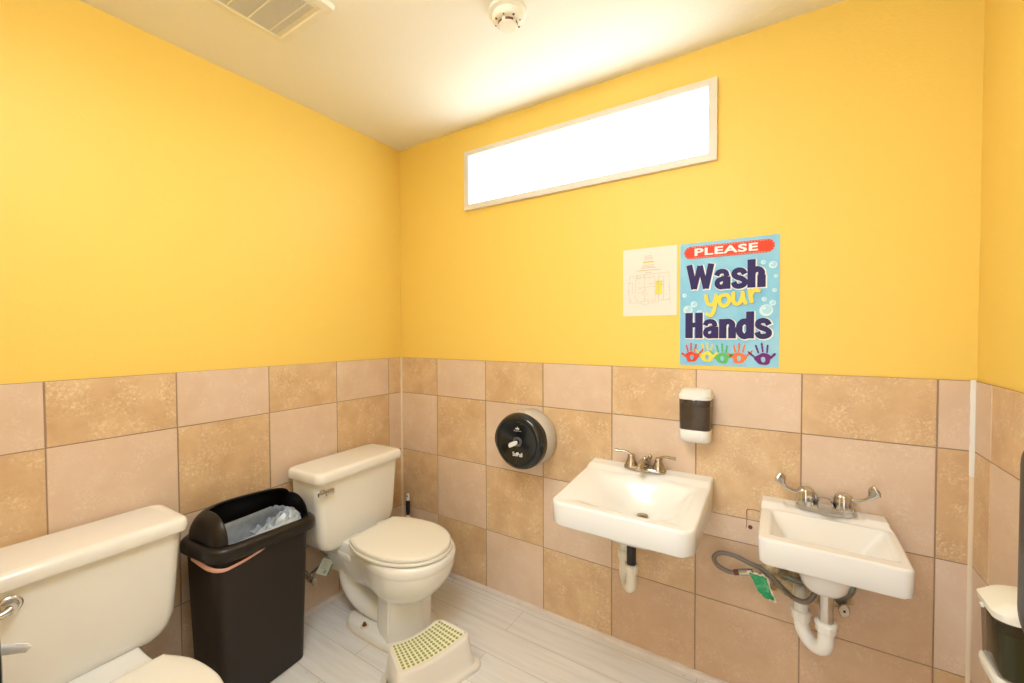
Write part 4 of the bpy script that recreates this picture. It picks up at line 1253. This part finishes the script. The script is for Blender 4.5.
def print_hand(u, v, m, tilt, s, flip, colour):
    bm = B(); cx_, cz_ = at(u, v); c, sn = math.cos(tilt), math.sin(tilt)
    def tr(p):
        x, z = p[0] * s * flip, p[1] * s
        return (cx_ + x * c - z * sn, cz_ + x * sn + z * c)
    palm = []
    heart = []
    for i in range(24):
        a = 2 * PI * i / 24
        r = .0235 * (1 + .08 * math.sin(3 * a + 1) + .06 * math.sin(5 * a))
        palm.append(tr((r * math.cos(a), r * .85 * math.sin(a))))
    # palm ring with a heart left open
    hs = []
    for i in range(24):
        a = 2 * PI * i / 24
        t = a - PI / 2
        hx_ = .0066 * (math.cos(a)); hz_ = .0090 * math.sin(a) + (.0022 * abs(math.cos(a)) if math.sin(a) > 0 else -.001 * (1 - abs(math.cos(a))))
        hs.append(tr((hx_, hz_ - .002)))
    A = [bm.verts.new((x, Y2, z)) for x, z in palm]; B_ = [bm.verts.new((x, Y2, z)) for x, z in hs]
    for i in range(24):
        j = (i + 1) % 24; bm.faces.new((A[i], A[j], B_[j], B_[i]))
    for k, (fx, fz, ln, ang) in enumerate(((-.0145, .024, .016, .16), (-.002, .029, .019, .0), (.012, .026, .017, -.16), (.027, .012, .014, -.55))):
        for q, (off, rr_) in enumerate(((.0, .0028), (.010, .0032), (.020, .0030))):
            zx, zz = fx + math.sin(-ang) * off * 1.05, fz + math.cos(ang) * off * (ln / .019)
            flat_poly(bm, [tr(p) for p in ell(zx, zz, rr_, .0066, ang)], Y2 - .0001 * q)
    for px, pz, rx, rz, an_ in ((-.024, .004, .007, .0045, .6), (-.033, .011, .007, .0042, .75)):
        flat_poly(bm, [tr(p) for p in ell(px, pz, rx, rz, -an_)], Y2 - .0001)
    o = obj('handprint', bm, m, po, 0); o['label'] = colour + ' handprint'


print_hand(.135, .070, PRED, .02, 1.0, 1, 'red')
print_hand(.300, .074, PYEL, .03, 1.0, -1, 'yellow')
print_hand(.455, .066, PGREEN, .05, 1.0, -1, 'green')
print_hand(.625, .070, PORANGE, -.04, 1.0, 1, 'orange')
print_hand(.855, .066, PPURP, .12, 1.06, -1, 'purple')
BRIM = mat('poster_bubble_rim', (.66, .87, .95), .22); BCEN = mat('poster_bubble_blue', (.42, .73, .90), .22)
for u, v, r in ((.85, .80, .008), (.94, .775, .013), (.955, .585, .007), (.86, .52, .008), (.94, .49, .010), (.88, .435, .021), (.05, .575, .008), (.155, .50, .012), (.09, .455, .017), (.215, .43, .010), (.965, .69, .006)):
    x, z = at(u, v)
    bm = B(); flat_poly(bm, ell(x, z, r, r, 0, 24), Y1 + .0001 * (r > .011)); bo = obj('bubble', bm, BRIM, po, 0)
    bm = B(); flat_poly(bm, ell(x + r * .10, z + r * .12, r * .70, r * .70, 0, 20), Y2); obj('bubble_centre', bm, BCEN, bo, 0)
    bm = B(); flat_poly(bm, ell(x - r * .28, z + r * .35, r * .26, r * .16, .7, 10), Y3); obj('bubble_glint', bm, PWHITE, bo, 0)

# ------------------------------------------------------------------ sub-parts: hang small pieces under the part they sit on
SUBS = {'caulk_bead': 'foot', 'bolt_seat': 'foot', 'floor_bolt': 'foot', 'hinge': 'seat', 'hanging_hole': 'end_cap', 'sensor_slots': 'housing',
        'lever_seam': 'push_lever', 'lid_catch': 'top_cover', 'lettering': 'cover', 'small_lettering': 'cover', 'logo': 'cover', 'paper_tail': 'outlet_ring',
        'seam': 'drum', 'stitching': 'red_banner', 'banner_lettering': 'red_banner', 'grip_dots': 'tread_pad', 'screw_hole': 'oval_handle', 'drain_rod': 'base_plate',
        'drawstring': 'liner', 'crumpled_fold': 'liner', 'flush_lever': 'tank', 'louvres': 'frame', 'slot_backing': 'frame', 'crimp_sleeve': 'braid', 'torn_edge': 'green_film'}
for o in list(C.objects):
    base = o.name.split('.')[0]
    if o.parent and base in SUBS and o.parent.type == 'EMPTY':
        for q in o.parent.children:
            if q.name.split('.')[0] == SUBS[base]: o.parent = q; break

PART_LABELS = {'grip': 'black rubber grip', 'window_frame': 'white window frame', 'drawstring': 'pink drawstring hanging out below the rim', 'tread_pad': 'pale green dotted pad', 'paper_tail': 'white tissue end sticking out',
               'cover': 'glossy black front cover', 'drum': 'warm grey drum', 'crumpled_fold': 'crumpled fold of white film', 'flush_lever': 'chrome flush lever', 'floor_bolt': 'rusty bolt'}
for o in C.objects:
    b_ = o.name.split('.')[0]
    if o.parent and b_ in PART_LABELS and not (b_ == 'cover' and o.parent.name.startswith('towel')): o['label'] = PART_LABELS[b_]
    if b_ == 'tail_pipe': o['label'] = 'black tail pipe' if o.data.materials[0] == BLACK else 'metal tail pipe'
